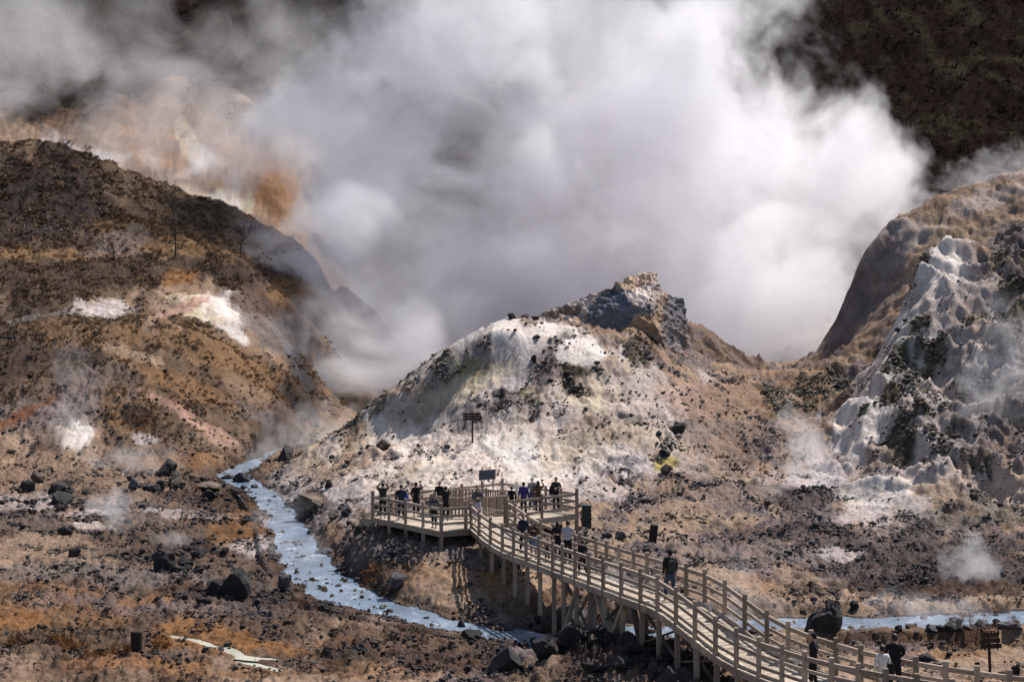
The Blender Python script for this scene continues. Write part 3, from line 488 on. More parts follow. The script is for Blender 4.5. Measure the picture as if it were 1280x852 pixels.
tag(boardwalk, 'long pale timber boardwalk with railed viewing platform curving down towards the lower right', 'boardwalk')
UPZ = Vector((0, 0, 1))
# deck boards of the ramp
mb = MB(); fas = MB(); step = .15; acc = 0; L = []
for i in range(len(FE) - 1):
    L.append((FE[i], BE[i]))
fine = []
for i in range(len(FE) - 1):
    n = 2
    for k in range(n): fine.append((FE[i].lerp(FE[i + 1], k / n), BE[i].lerp(BE[i + 1], k / n)))
for (a0, b0), (a1, b1) in zip(fine[:-1], fine[1:]):
    g = .07; aa, ab = a0.lerp(a1, g), a0.lerp(a1, 1 - g); ba, bb = b0.lerp(b1, g), b0.lerp(b1, 1 - g)
    ex = (b0 - a0).normalized() * .08; dz = UPZ * .045
    ja = random.uniform(-.006, .006) * UPZ
    mb.box8([p + ja for p in (aa - ex - dz, ab - ex - dz, bb + ex - dz, ba + ex - dz, aa - ex, ab - ex, bb + ex, ba + ex)])
mb.build('ramp_deck', DECKW, boardwalk)
for E_ in (FE, BE):
    m2 = MB()
    for a, b in zip(E_[:-1:4], E_[4::4]): m2.bar(a - UPZ * .15, b - UPZ * .15, .09, .2)
    m2.build('stringer', WOOD, boardwalk)
# kerb boards lying along both deck edges
for E_, sgn in ((FE, 1), (BE, -1)):
    m2 = MB()
    for i in range(0, len(E_) - 4, 4):
        n = (BE[i] - FE[i]).normalized() * .12 * sgn; m2.bar(E_[i] + n + UPZ * .05, E_[i + 4] + n + UPZ * .05, .1, .09)
    m2.build('kerb_board', DECKW, boardwalk)
# platform deck clipped into boards
def clip(poly, ax, c, keep):
    out = []
    for i in range(len(poly)):
        a, b = poly[i], poly[(i + 1) % len(poly)]; da, db = (a.dot(ax) - c) * keep, (b.dot(ax) - c) * keep
        if da >= 0: out.append(a)
        if da * db < 0: out.append(a.lerp(b, da / (da - db)))
    return out
poly = [A_, V_, J, K_, R_, B_]
ctr = sum(poly, Vector()) / 6
polyo = [p + (p - ctr).normalized() * .1 for p in poly]
ax = (R_ - A_).normalized(); ax = Vector((ax.y, -ax.x, 0)) * -1
c0 = min(p.dot(ax) for p in polyo); c1 = max(p.dot(ax) for p in polyo); mb = MB(); c = c0
while c < c1:
    q = clip(clip(polyo, ax, c + .008, 1), ax, c + .17, -1)
    if len(q) >= 3:
        b = len(mb.v); n = len(q); j = random.uniform(-.004, .004)
        mb.v += [(p.x, p.y, p.z - .05 + j) for p in q] + [(p.x, p.y, p.z + j) for p in q]
        mb.f.append(tuple(b + i for i in range(n))[::-1]); mb.f.append(tuple(b + n + i for i in range(n)))
        for i in range(n): mb.f.append((b + i, b + (i + 1) % n, b + n + (i + 1) % n, b + n + i))
    c += .178
mb.build('platform_deck', DECKW, boardwalk)
mb = MB()
for a, b in zip(poly, poly[1:] + poly[:1]): mb.bar(a - UPZ * .17, b - UPZ * .17, .09, .22)
mb.build('platform_frame', WOOD, boardwalk)
PH = 1.18
def rails(P, name_h=((.98, .13, .085), (.64, .10, .05), (.31, .10, .05)), side=0):
    for h, hh, ww in name_h:
        m2 = MB()
        for a, b in zip(P[:-1], P[1:]): m2.bar(a + UPZ * h, b + UPZ * h, ww, hh)
        m2.build('rail', WOOD, boardwalk)
def put_post(p, leg=True, big=False, down=.3):
    rz = random.uniform(-.05, .05) + math.atan2(p.x, p.y) * -.5
    m2 = MB(); m2.post(p.x, p.y, p.z - down, p.z + PH + (.1 if big else 0), .17 if big else .145, rz); m2.build('post', WOOD, boardwalk)
def put_leg(p, w=.15, mat=None):
    z = terrain_z(p.x, p.y) - .25
    if z < p.z - .35 and z + .3 < p.z:
        m2 = MB(); m2.post(p.x, p.y, z, p.z - .07, w, .1); m2.build('leg', mat or WOOD, boardwalk)
    return z
fp = [at_px(FE, x) for x in (599,613,628,642,657.5,673.5,691,703,719,736,754,776.6,800.7,822,845,868.8,894.4,920.5,948.5,977.4,1006,1039.6,1073,1107,1146,1190,1235,1285)]
fp = [FE[0]] + [p for p in fp if p]
for p in fp: put_post(p)
for p in fp[1:]: put_leg(p + Vector((.06, .13, 0)), .16)
rails(fp)
bp_ = [at_px(BE, x) for x in (644,660,676,692,708,724.6,745,758,773.5,792,809,834,857.7,881,906,931,958.6,985.3,1013.8,1044.7,1075.9,1110,1144.8,1182.3,1221.4,1262,1300)]
bp_ = [K_.lerp(BE[0], .3)] + [p for p in bp_ if p]
for p in bp_: put_post(p)
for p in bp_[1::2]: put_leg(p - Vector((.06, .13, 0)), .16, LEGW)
rails(bp_)
def side(a, b, n, legs=True, first=True, last=True):
    P = [a.lerp(b, i / n) for i in range(n + 1)]
    for i, p in enumerate(P):
        if (i == 0 and not first) or (i == n and not last): continue
        put_post(p, big=i in (0, n))
        if legs: put_leg(p + Vector((0, .12, 0)), .17)
    rails(P)
side(A_, V_, 4); side(V_, J, 1, first=False, last=False); put_post(J + Vector((-.25, .05, 0)), big=True)
side(K_, R_, 2); side(B_, A_, 6, legs=False, last=False); side(R_, B_, 5, legs=False, first=False, last=False)
for q in ((-4.6, 76.6), (-3, 75.2), (-1.5, 78), (1, 80), (-4, 80)):
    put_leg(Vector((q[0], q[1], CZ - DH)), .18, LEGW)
# braces between legs under the high part of the ramp
def brace(a, b, za, zb, w=.1, mat=None, name='brace'):
    m2 = MB(); m2.bar((a.x, a.y, za), (b.x, b.y, zb), w, w * .6); m2.build(name, mat or LEGW, boardwalk)
def fz(p): return terrain_z(p.x, p.y)
for x0, x1 in ((703, 736), (736, 776), (801, 845), (845, 894)):
    a, b = at_px(FE, x0), at_px(FE, x1); o_ = Vector((.1, .25, 0)); a = a + o_; b = b + o_
    brace(a, b, fz(a) + .15, b.z - .25); brace(a + Vector((0, .07, 0)), b + Vector((0, .07, 0)), a.z - .25, fz(b) + .15)
a, b = at_px(FE, 722), at_px(FE, 702); brace(a, b, a.z - .2, fz(b) + .1, .16, WOOD)
foot = at_px(FE, 763) + Vector((.1, .3, 0)); zf = fz(foot)
for x0 in (744, 781):
    a = at_px(FE, x0) + Vector((.05, .15, 0)); brace(a, foot, a.z - .2, zf + .05, .24, WOOD)
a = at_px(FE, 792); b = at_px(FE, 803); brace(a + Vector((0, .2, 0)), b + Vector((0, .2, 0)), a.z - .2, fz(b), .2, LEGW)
# small lamps along the stair
mb_l = NT('white_enamel').bsdf((.6, .6, .6), .4)
for x0 in (893, 1000):
    p = at_px(BE, x0); q = p - (p - at_px(FE, x0 - 20)).normalized() * .0
    m2 = MB(); m2.tube([(q.x - .15, q.y - .25, q.z), (q.x - .15, q.y - .25, q.z + .3)], .055, 10); m2.build('path_marker', mb_l, boardwalk)

# ---------------------------------------------------------------- picket enclosure round the small geyser
gf = empty('picket_fence', (0, 0, 0)); tag(gf, 'eight-sided wooden picket fence round the steaming vent inside the viewing platform', 'fence')
gc = Vector((-2.15, 80.9, CZ - DH)); ring = [gc + Vector((math.cos(math.radians(a)) * 2.05, math.sin(math.radians(a)) * 2.5, 0)) for a in range(22, 382, 45)]
for i in range(8):
    a, b = ring[i], ring[(i + 1) % 8]
    m2 = MB(); m2.post(a.x, a.y, a.z, a.z + 1.05, .13, 0); m2.build('post', WOOD, gf)
    m2 = MB(); m2.bar(a + UPZ * .98, b + UPZ * .98, .1, .07); m2.build('top_rail', WOOD, gf)
    m2 = MB(); m2.bar(a + UPZ * .15, b + UPZ * .15, .07, .09); m2.build('bottom_rail', WOOD, gf)
    m2 = MB(); n = 9
    for k in range(1, n): q = a.lerp(b, k / n); d = (b - a).normalized(); m2.bar(q + UPZ * .04, q + UPZ * .95, .10, .03, d.cross(UPZ))
    m2.build('pickets', WOOD, gf)

# ---------------------------------------------------------------- signs, posts, cabinet
SIGNW = mat_wood('dark_stained_timber', (.055, .038, .03)); 
GREYP = NT('grey_panel').bsdf((.085, .085, .10), .5); DARKP = NT('dark_green_metal').bsdf((.022, .026, .022), .55)
p = PT(609, 87.6, 0); gz = terrain_z(p.x, p.y); sg = empty('information_board', (p.x, p.y, gz)); tag(sg, 'grey blank-backed information board on two legs behind the platform railing', 'sign')
zt = CZ - (587 - HY) / F * p.y - gz; m2 = MB(); m2.box8([(-.46,-.02,zt-.56),(.46,-.02,zt-.5),(.46,.03,zt-.5),(-.46,.03,zt-.56),(-.46,.06,zt-.04),(.46,.06,zt+.03),(.46,.11,zt+.03),(-.46,.11,zt-.04)]); m2.build('panel', GREYP, sg)
for s in (-.32, .32): m2 = MB(); m2.post(s, .09, -.3, zt - .45, .07); m2.build('leg', LEGW, sg)
def signpost(px, py, h, bw, bz0, bz1, label, pw, lean=0, spikes=False):
    Y = h; p = PT(px, Y, 0); gz = terrain_z(p.x, p.y); r = empty('signpost', (p.x, p.y, gz)); tag(r, label, 'sign')
    m2 = MB(); m2.bar((0, 0, -.3), (lean, 0, bz1), pw, pw); m2.build('pole', SIGNW, r)
    n = 3; hh = (bz1 - bz0) / n
    for k in range(n):
        z = bz0 + hh * (k + .5); m2 = MB(); m2.bar((-bw / 2 + k * .03, -.07, z), (bw / 2 - .05 * k, -.07, z + .03), .035, hh * .86); m2.build('board', SIGNW, r)
    for s in (-.3, .3): m2 = MB(); m2.bar((s * bw, -.1, bz0 - .03), (s * bw, -.1, bz1 + .04), .05, .03); m2.build('batten', SIGNW, r)
    if spikes:
        for k in range(5): m2 = MB(); m2.bar((-.24 + k * .12, -.1, bz1 - .05), (-.26 + k * .12, -.1, bz1 + .09), .07, .03); m2.build('top_slat', SIGNW, r)
    return r
signpost(590.5, 558, 104.6, 1.28, 1.42, 1.92, 'dark wooden signpost with wide board standing alone on the pale mound', .11)
signpost(1238, 835, 54.5, .72, .95, 1.5, 'dark wooden signpost with slatted board on the stony flat at lower right', .08, -.06, True)
def bpost(px, Y, w, h, name, label, cat, mat, lean=0, kind='box'):
    p = PT(px, Y, 0); gz = terrain_z(p.x, p.y); m2 = MB()
    if kind == 'box':
        m2.box8([(-w/2,-w/2,-.2),(w/2,-w/2,-.2),(w/2,w/2,-.2),(-w/2,w/2,-.2),(-w/2*.92+lean,-w/2*.92,h),(w/2*.92+lean,-w/2*.92,h*.97),(w/2*.92+lean,w/2*.92,h*1.0),(-w/2*.92+lean,w/2*.92,h*1.03)]); o = m2.build(name, mat, bevel=.02)
    else:
        m2.tube([(0,0,-.3),(0,0,.1),(.005,0,h*.6),(.0,0,h-.03),(0,0,h)], [w/2,w/2*1.02,w/2*.98,w/2,w/2*.9], 20); o = m2.build(name, mat, smooth=False)
    o.location = (p.x, p.y, gz); return tag(o, label, cat)
CH = mat_wood('charred_timber', (.03, .024, .022))
c_ = bpost(733, 81.5, .5, 1.0, 'utility_cabinet', 'dark green metal cabinet standing on the ground beside the right platform corner', 'cabinet', DARKP)
m2 = MB(); m2.box8([(-.28,-.28,.99),(.28,-.28,.96),(.28,.28,.99),(-.28,.28,1.02),(-.28,-.28,1.05),(.28,-.28,1.02),(.28,.28,1.05),(-.28,.28,1.08)]); m2.build('lid', DARKP, c_)
bpost(815, 78.0, .38, .8, 'marker_post', 'leaning dark square post standing alone on the flat behind the boardwalk', 'post', CH, .12)
bpost(170.5, 58.6, .43, .86, 'wooden_stump', 'dark round cut log standing upright in dry grass at lower left', 'stump', CH, kind='log')
# ---------------------------------------------------------------- people
def mat_cloth(name, col, pat=None):
    t = NT(name); p = t.coord('Object'); n = t.noise(p, 14, 4, .6)
    c = t.mix(t.ramp(n, .35, .65), col, tuple(k * .7 for k in col))
    if pat: c = t.mix(t.ramp(t.noise(p, 9, 2, .5), .5, .56), c, pat)
    return t.bsdf(c, .85, n, .4, .01, .15)
SKIN = NT('skin').bsdf((.36, .21, .15), .55); HAIR = NT('dark_hair').bsdf((.012, .009, .008), .5); EYE = NT('eye').bsdf((.02, .015, .012), .3); SHOE = NT('dark_shoe').bsdf((.02, .02, .02), .6)
LIP = NT('lip').bsdf((.28, .11, .09), .5)
def skin_mesh(name, chains, sub=1, root=0):
    """chains: lists of (x, y, z, radius); the first point of a later chain may repeat an existing point"""
    V = []; R = []; Ed = []; key = {}
    for ch_ in chains:
        prev = None
        for (x, y, z, r) in ch_:
            k = (round(x, 4), round(y, 4), round(z, 4))
            if k not in key: key[k] = len(V); V.append((x, y, z)); R.append(r)
            i = key[k]
            if prev is not None and prev != i: Ed.append((prev, i))
            prev = i
    me = bpy.data.meshes.new(name); me.from_pydata(V, Ed, []); o = bpy.data.objects.new(name, me); COL.objects.link(o)
    o.modifiers.new('s', 'SKIN'); 
    for i, r in enumerate(R):
        sv = me.skin_vertices[0].data[i]; sv.radius = (r[0], r[1]) if isinstance(r, tuple) else (r, r); sv.use_root = (i == root)
    o.modifiers[0].use_smooth_shade = True
    m = o.modifiers.new('b', 'SUBSURF'); m.levels = m.render_levels = sub
    dg = bpy.context.evaluated_depsgraph_get(); ev = bpy.data.meshes.new_from_object(o.evaluated_get(dg))
    bpy.data.objects.remove(o); bpy.data.meshes.remove(me)
    return ev
def ball(bm, c, r, seg=12, mi=0, rot=None):
    m = Matrix.Translation(c) @ (rot or Matrix.Identity(4)) @ Matrix.Diagonal((*r, 1))
    g = bmesh.ops.create_uvsphere(bm, u_segments=seg, v_segments=max(6, seg * 2 // 3), radius=1, matrix=m)
    for v in g['verts']:
        for f in v.link_faces: f.material_index = mi; f.smooth = True
    return g
def person(px, Y, deck_z, H, facing, label, top, legs, pose='stand', hair='short', bag=None, skirt=None, coat=.0, group=None, topc=None, bulk=1.0, hatc=None):
    s = H / 1.72
    loc = Vector(((px - 640) / F * Y, Y, deck_z))
    r = empty('person', loc, 0); r.rotation_euler.z = math.radians(facing); r.scale = (s, s, s)
    tag(r, label, 'person', group)
    st = .16 if pose == 'walk' else .03
    # joints (facing +y)
    hip = (0, 0, .92); sh = 1.40
    kneeL, kneeR = (-.10, st * .9 + .03, .50), (.10, -st * .5 + .03, .50)
    ankL, ankR = (-.11, st * .9, .09), (.11, -st * 1.5, .09 if pose != 'walk' else .14)
    arms = {
      'stand': [((-.23, -.02, 1.13), (-.24, .06, .88)), ((.23, -.02, 1.13), (.24, .06, .88))],
      'walk': [((-.24, -.08, 1.15), (-.25, -.06, .90)), ((.24, .04, 1.14), (.25, .16, .93))],
      'photo': [((-.25, .16, 1.34), (-.10, .24, 1.56)), ((.25, .16, 1.34), (.10, .24, 1.56))],
      'high': [((-.30, .08, 1.46), (-.11, .16, 1.68)), ((.30, .08, 1.46), (.11, .16, 1.68))],
      'onehigh': [((-.23, .0, 1.13), (-.2, .12, .92)), ((.30, .10, 1.42), (.16, .22, 1.64))],
      'fold': [((-.24, .02, 1.14), (-.04, .22, 1.16)), ((.24, .02, 1.14), (.04, .22, 1.12))],
      'phone': [((-.22, .04, 1.14), (-.06, .26, 1.26)), ((.22, .04, 1.14), (.06, .26, 1.28))],
      'lean': [((-.25, .10, 1.18), (-.20, .34, 1.08)), ((.25, .10, 1.18), (.20, .34, 1.08))],
    }[pose]
    dy = .05 if pose in ('lean', 'phone') else 0
    neck = (0, dy, 1.47); head = (0, dy + .015, 1.60)
    # body: hands with five fingers, forearms, neck, head in one mesh
    ch = [[(0, dy, 1.30, .07), (0, dy, 1.40, .06), (*neck, .052), (0, dy + .01, 1.53, .05)]]
    for sgn, (el, wr) in zip((-1, 1), arms):
        S_ = (sgn * .17, dy, sh - .02)
        e = Vector(el); w_ = Vector(wr); d = (w_ - e).normalized(); sidev = d.cross(Vector((0, 1, .3))).normalized(); cur = Vector((-sgn * .3, .25, -.1))
        palm = w_ + d * .045; kn = w_ + d * .085
        ch.append([(0, dy, 1.40, .06), (*S_, .045), (*e, .036), (*w_, .024), (*palm, (.034, .02)), (*kn, (.034, .016))])
        for k, ln in enumerate((.060, .068, .063, .050)):
            b0 = kn + sidev * (.024 - .016 * k); b1 = b0 + d * ln * .55 + cur * .006; b2 = b0 + d * ln * .9 + cur * .03
            ch.append([(*kn, (.034, .016)), (*b0, .0085), (*b1, .008), (*b2, .0065)])
        t0 = palm + sidev * .035; t1 = t0 + d * .035 + sidev * .012
        ch.append([(*palm, (.034, .02)), (*t0, .010), (*t1, .008)])
    for kn_, an in ((kneeL, ankL), (kneeR, ankR)):
        hx = (kn_[0], 0, .88); ch.append([(0, dy, 1.30, .07), (0, 0, 1.0, .09), (*hx, .075), (*kn_, .055), (*an, .036)])
    me = skin_mesh('person_body', ch, 1)
    me.materials.clear(); me.materials.append(SKIN); me.materials.append(EYE); me.materials.append(LIP)
    bm = bmesh.new(); bm.from_mesh(me)
    hc = Vector(head); ball(bm, hc, (.076, .094, .112), 16)
    ball(bm, hc + Vector((0, .098, -.012)), (.014, .022, .024), 8); ball(bm, hc + Vector((0, .045, -.07)), (.05, .045, .04), 10)
    for q in (-1, 1):
        ball(bm, hc + Vector((q * .03, .083, .008)), (.013, .01, .009), 8, 1); ball(bm, hc + Vector((q * .078, .0, -.005)), (.012, .022, .03), 8)
    ball(bm, hc + Vector((0, .086, -.052)), (.024, .008, .008), 8, 2)
    bm.to_mesh(me); bm.free(); link('body', me, None, r)
    # trousers or skirt
    b = bulk
    if skirt:
        m2 = MB(); m2.tube([(0, 0, 1.04), (0, 0, .95), (0, .01, .8), (0, .01, .56)], [.145, .17, .19, .22], 18, False); m2.build('skirt', skirt, r, True)
    else:
        me = skin_mesh('trousers', [[(0, 0, 1.04, (.14 * b, .10 * b)), (*hip, (.155 * b, .115 * b))]] + [[(*hip, (.155 * b, .115 * b)), (k_[0], k_[1] * .3, .80, .092), (*k_, .072), (a_[0], a_[1], a_[2] + .03, .062)] for k_, a_ in ((kneeL, ankL), (kneeR, ankR))], 1)
        link('trousers', me, legs, r)
    # jacket
    hem = .88 - coat
    chn = [[(0, 0, hem, (.17 * b, .125 * b)), (0, 0, 1.0, (.155 * b, .115 * b)), (0, dy * .5, 1.18, (.165 * b, .12 * b)), (0, dy, 1.36, (.155 * b, .11 * b)), (0, dy, 1.46, .062)]]
    for sgn, (el, wr) in zip((-1, 1), arms):
        e = Vector(el); w_ = Vector(wr); w2 = e.lerp(w_, .93)
        chn.append([(0, dy, 1.36, (.155 * b, .11 * b)), (sgn * .165, dy, sh - .01, .078 * b), (*(Vector((sgn * .19, dy, sh)).lerp(e, .5)), .064 * b), (*e, .055), (*w2, .042)])
    me = skin_mesh('jacket', chn, 1); jk = link('jacket', me, top, r)
    if topc:
        m2 = MB(); m2.tube([(0, dy * .5, 1.13), (0, dy * .5, 1.20)], [.176 * b, .176 * b], 18, False); oo = m2.build('stripe', topc, jk, True); oo.scale = (1, .78, 1)
    # hair
    bm = bmesh.new(); hm = HAIR if hatc is None else hatc
    ball(bm, hc + Vector((0, -.018, .022)), (.088, .096, .108), 16)
    if hair == 'long':
        ball(bm, hc + Vector((0, -.05, -.10)), (.085, .06, .17), 14)
        for q in (-1, 1): ball(bm, hc + Vector((q * .065, -.005, -.10)), (.03, .05, .14), 10)
    if hair == 'bun': ball(bm, hc + Vector((0, -.05, .13)), (.04, .04, .04), 10)
    if hair == 'cap':
        ball(bm, hc + Vector((0, .07, .055)), (.07, .085, .014), 12)
    # keep the face free
    for v in list(bm.verts):
        q = v.co - hc
        if hair != 'cap' and q.y > .035 and q.z < .055: v.co.y = hc.y + .035
    me = bpy.data.meshes.new('hair'); bm.to_mesh(me); bm.free(); link('cap' if hair == 'cap' else 'hair', me, hm, r)
    if hair == 'cap':
        bm = bmesh.new(); ball(bm, hc + Vector((0, -.025, -.03)), (.080, .078, .07), 12); me = bpy.data.meshes.new('hair'); bm.to_mesh(me); bm.free(); link('hair', me, HAIR, r)
    for an in (ankL, ankR):
        me = skin_mesh('shoe', [[(an[0], an[1] - .03, an[2] - .035, .045), (an[0], an[1] + .06, an[2] - .045, .042), (an[0], an[1] + .15, an[2] - .052, (.036, .028))]], 1); link('shoe', me, SHOE, r)
    if pose in ('photo', 'high', 'phone', 'onehigh'):
        w_ = Vector(arms[1][1]); m2 = MB(); w_ = Vector((0 if pose != 'onehigh' else w_.x, w_.y + .06, w_.z + .09)); m2.box8([w_ + Vector(q) for q in ((-.075,-.005,-.04),(.075,-.005,-.04),(.075,.005,-.04),(-.075,.005,-.04),(-.075,-.005,.04),(.075,-.005,.04),(.075,.005,.04),(-.075,.005,.04))])
        ph = m2.build('phone', EYE); ph.matrix_world = Matrix.Translation(loc) @ Matrix.Rotation(math.radians(facing), 4, 'Z') @ Matrix.Diagonal((s, s, s, 1)); tag(ph, 'dark phone held by the ' + ' '.join(label.split()[:9]), 'phone')
    if bag:
        bx, by, bz, col_, nm = bag
        m2 = MB(); m2.box8([(bx-.13,by-.07,bz-.2),(bx+.13,by-.07,bz-.2),(bx+.13,by+.06,bz-.2),(bx-.13,by+.06,bz-.2),(bx-.11,by-.05,bz+.18),(bx+.11,by-.05,bz+.18),(bx+.11,by+.05,bz+.18),(bx-.11,by+.05,bz+.18)])
        bg = m2.build(nm[0], col_, bevel=.03); bg.matrix_world = Matrix.Translation(loc) @ Matrix.Rotation(math.radians(facing), 4, 'Z') @ Matrix.Diagonal((s, s, s, 1)); tag(bg, nm[1], nm[2])
        for q in (-.09, .09) if nm[0] == 'backpack' else (0,):
            m3 = MB(); m3.tube([(bx + q, by + .03, bz + .16), (bx * .6 + q, .02, 1.47), (bx * .5 + q, .13, 1.36)], .014, 6); m3.build('strap', col_, bg, True)
    return r
BLK = mat_cloth('black_cloth', (.014, .014, .017)); NAVY = mat_cloth('navy_cloth', (.018, .024, .05)); CAMO = mat_cloth('camouflage_cloth', (.05, .055, .035), (.015, .014, .012))
GREYC = mat_cloth('grey_cloth', (.13, .12, .13), (.05, .045, .05)); PLAID = mat_cloth('patterned_cloth', (.20, .17, .16), (.05, .035, .04)); WHT = mat_cloth('white_cloth', (.62, .60, .57))
PALE = mat_cloth('pale_lilac_cloth', (.38, .36, .44)); BLUE = mat_cloth('violet_blue_cloth', (.045, .035, .16)); JEAN = mat_cloth('denim', (.045, .065, .11)); LJEAN = mat_cloth('light_denim', (.14, .22, .33))
BRN = mat_cloth('brown_cloth', (.06, .035, .025), (.16, .10, .07)); OLV = mat_cloth('olive_cloth', (.022, .026, .020)); RED = mat_cloth('pink_cloth', (.45, .13, .12), (.5, .45, .4)); DGREY = mat_cloth('dark_grey_cloth', (.04, .04, .045)); BGE = mat_cloth('beige_cloth', (.30, .24, .18))
def deck_at(px, Y):
    x = (px - 640) / F * Y
    if Y > 73.5: return CZ - DH
    best = min(range(len(FE)), key=lambda i: ((FE[i] + BE[i]) / 2 - Vector((x, Y, FE[i].z))).length)
    return FE[best].z
def PP(px, Y, *a, **k): return person(px, Y, deck_at(px, Y) + .004, *a, **k)
G = None
PP(478.5, 78.6, 1.75, 0, 'person in camouflage jacket with both arms raised, nearest the left platform corner', CAMO, BLK, 'high', bulk=1.08)
PP(501.5, 77.9, 1.72, 10, 'person in dark navy jacket carrying a bright blue bag at the platform railing', NAVY, BLK, 'stand', bag=(.24, -.02, 1.05, mat_cloth('blue_bag_cloth', (.04, .08, .30)), ('shoulder_bag', 'bright blue shoulder bag on the navy-jacketed person at the platform railing', 'bag')), bulk=1.05)
PP(520, 79.2, 1.72, -10, 'person in long black coat lifting one arm to take a picture', BLK, BLK, 'onehigh', coat=.12)
PP(543, 74.4, 1.66, 150, 'person in patterned shirt standing by the nearest corner post of the platform', PLAID, BLK, 'stand')
PP(549.5, 80.0, 1.70, 170, 'person in black top half hidden behind the black-dressed pair on the platform', BLK, BLK, 'stand')
PP(557, 77.4, 1.68, 0, 'person in black coat filming towards the steam beside the picket fence', BLK, BLK, 'photo', coat=.1, bulk=1.05)
PP(597, 76.9, 1.74, 185, 'person with hair bun, grey patterned top and pale trousers at the ramp entrance', GREYC, PALE, 'fold', hair='bun')
PP(639.5, 80.2, 1.42, 0, 'shorter person in black beside the violet-blue jacket on the platform', BLK, DGREY, 'stand')
PP(654.5, 79.8, 1.68, 0, 'person in violet-blue jacket seen from behind on the platform', BLUE, BLK, 'stand', bulk=1.15)
PP(665, 82.6, 1.66, 20, 'person in grey top partly hidden between violet-blue and brown jackets', GREYC, JEAN, 'stand')
PP(672.5, 80.6, 1.66, -15, 'person in dark brown jacket holding up a phone on the right of the platform', BRN, BLK, 'onehigh', hair='long', bulk=1.08)
PP(695, 82.0, 1.74, 175, 'person in dark vest with beige sleeves facing the valley at the back railing', DGREY, BLK, 'fold', bag=(.22, .02, 1.05, BLK, ('handbag', 'black handbag hanging from the person in dark vest at the back railing', 'bag')))
PP(654, 68.4, 1.62, 200, 'person in dark jacket next to the denim skirt on the ramp', NAVY, BLK, 'stand')
PP(667, 66.3, 1.64, 170, 'long-haired person in brown top and light denim skirt on the ramp', BRN, LJEAN, 'phone', hair='long', skirt=LJEAN)
PP(684, 66.0, .92, 180, 'small child in dark grey between the adults on the ramp', DGREY, BLK, 'stand')
PP(697, 66.0, 1.60, 5, 'person in black top with pink and white stripe across the back', BLK, BLK, 'lean', hair='long', topc=RED)
PP(709.5, 65.3, 1.72, -10, 'person in pale lilac shirt and black trousers leaning at the ramp railing', PALE, BLK, 'lean')
PP(728, 61.6, 1.38, 20, 'child in black clothes walking alone on the ramp', BLK, BLK, 'walk')
PP(837.5, 54.9, 1.76, 12, 'person in dark olive jacket, jeans and black cap walking up the stairs', OLV, JEAN, 'walk', hair='cap', hatc=BLK, bulk=1.08, bag=(.0, -.19, 1.2, DGREY, ('backpack', 'dark backpack worn by the person in black cap on the stairs', 'backpack')))
PP(1017, 46.0, 1.62, 60, 'person in black hooded coat on the lowest stretch of the boardwalk, left of the couple', BLK, BLK, 'stand', coat=.1, hatc=BLK)
PP(1103, 44.4, 1.56, 10, 'person in long white coat with crossbody strap, beside a tall person in black', WHT, BGE, 'stand', coat=.3, bag=(.24, -.02, 1.0, BLK, ('crossbody_bag', 'small black crossbody bag on the person in long white coat', 'bag')))
PP(1118.5, 44.8, 1.80, -8, 'tall person in black jacket beside the person in white coat', BLK, BLK, 'lean', bulk=1.12)
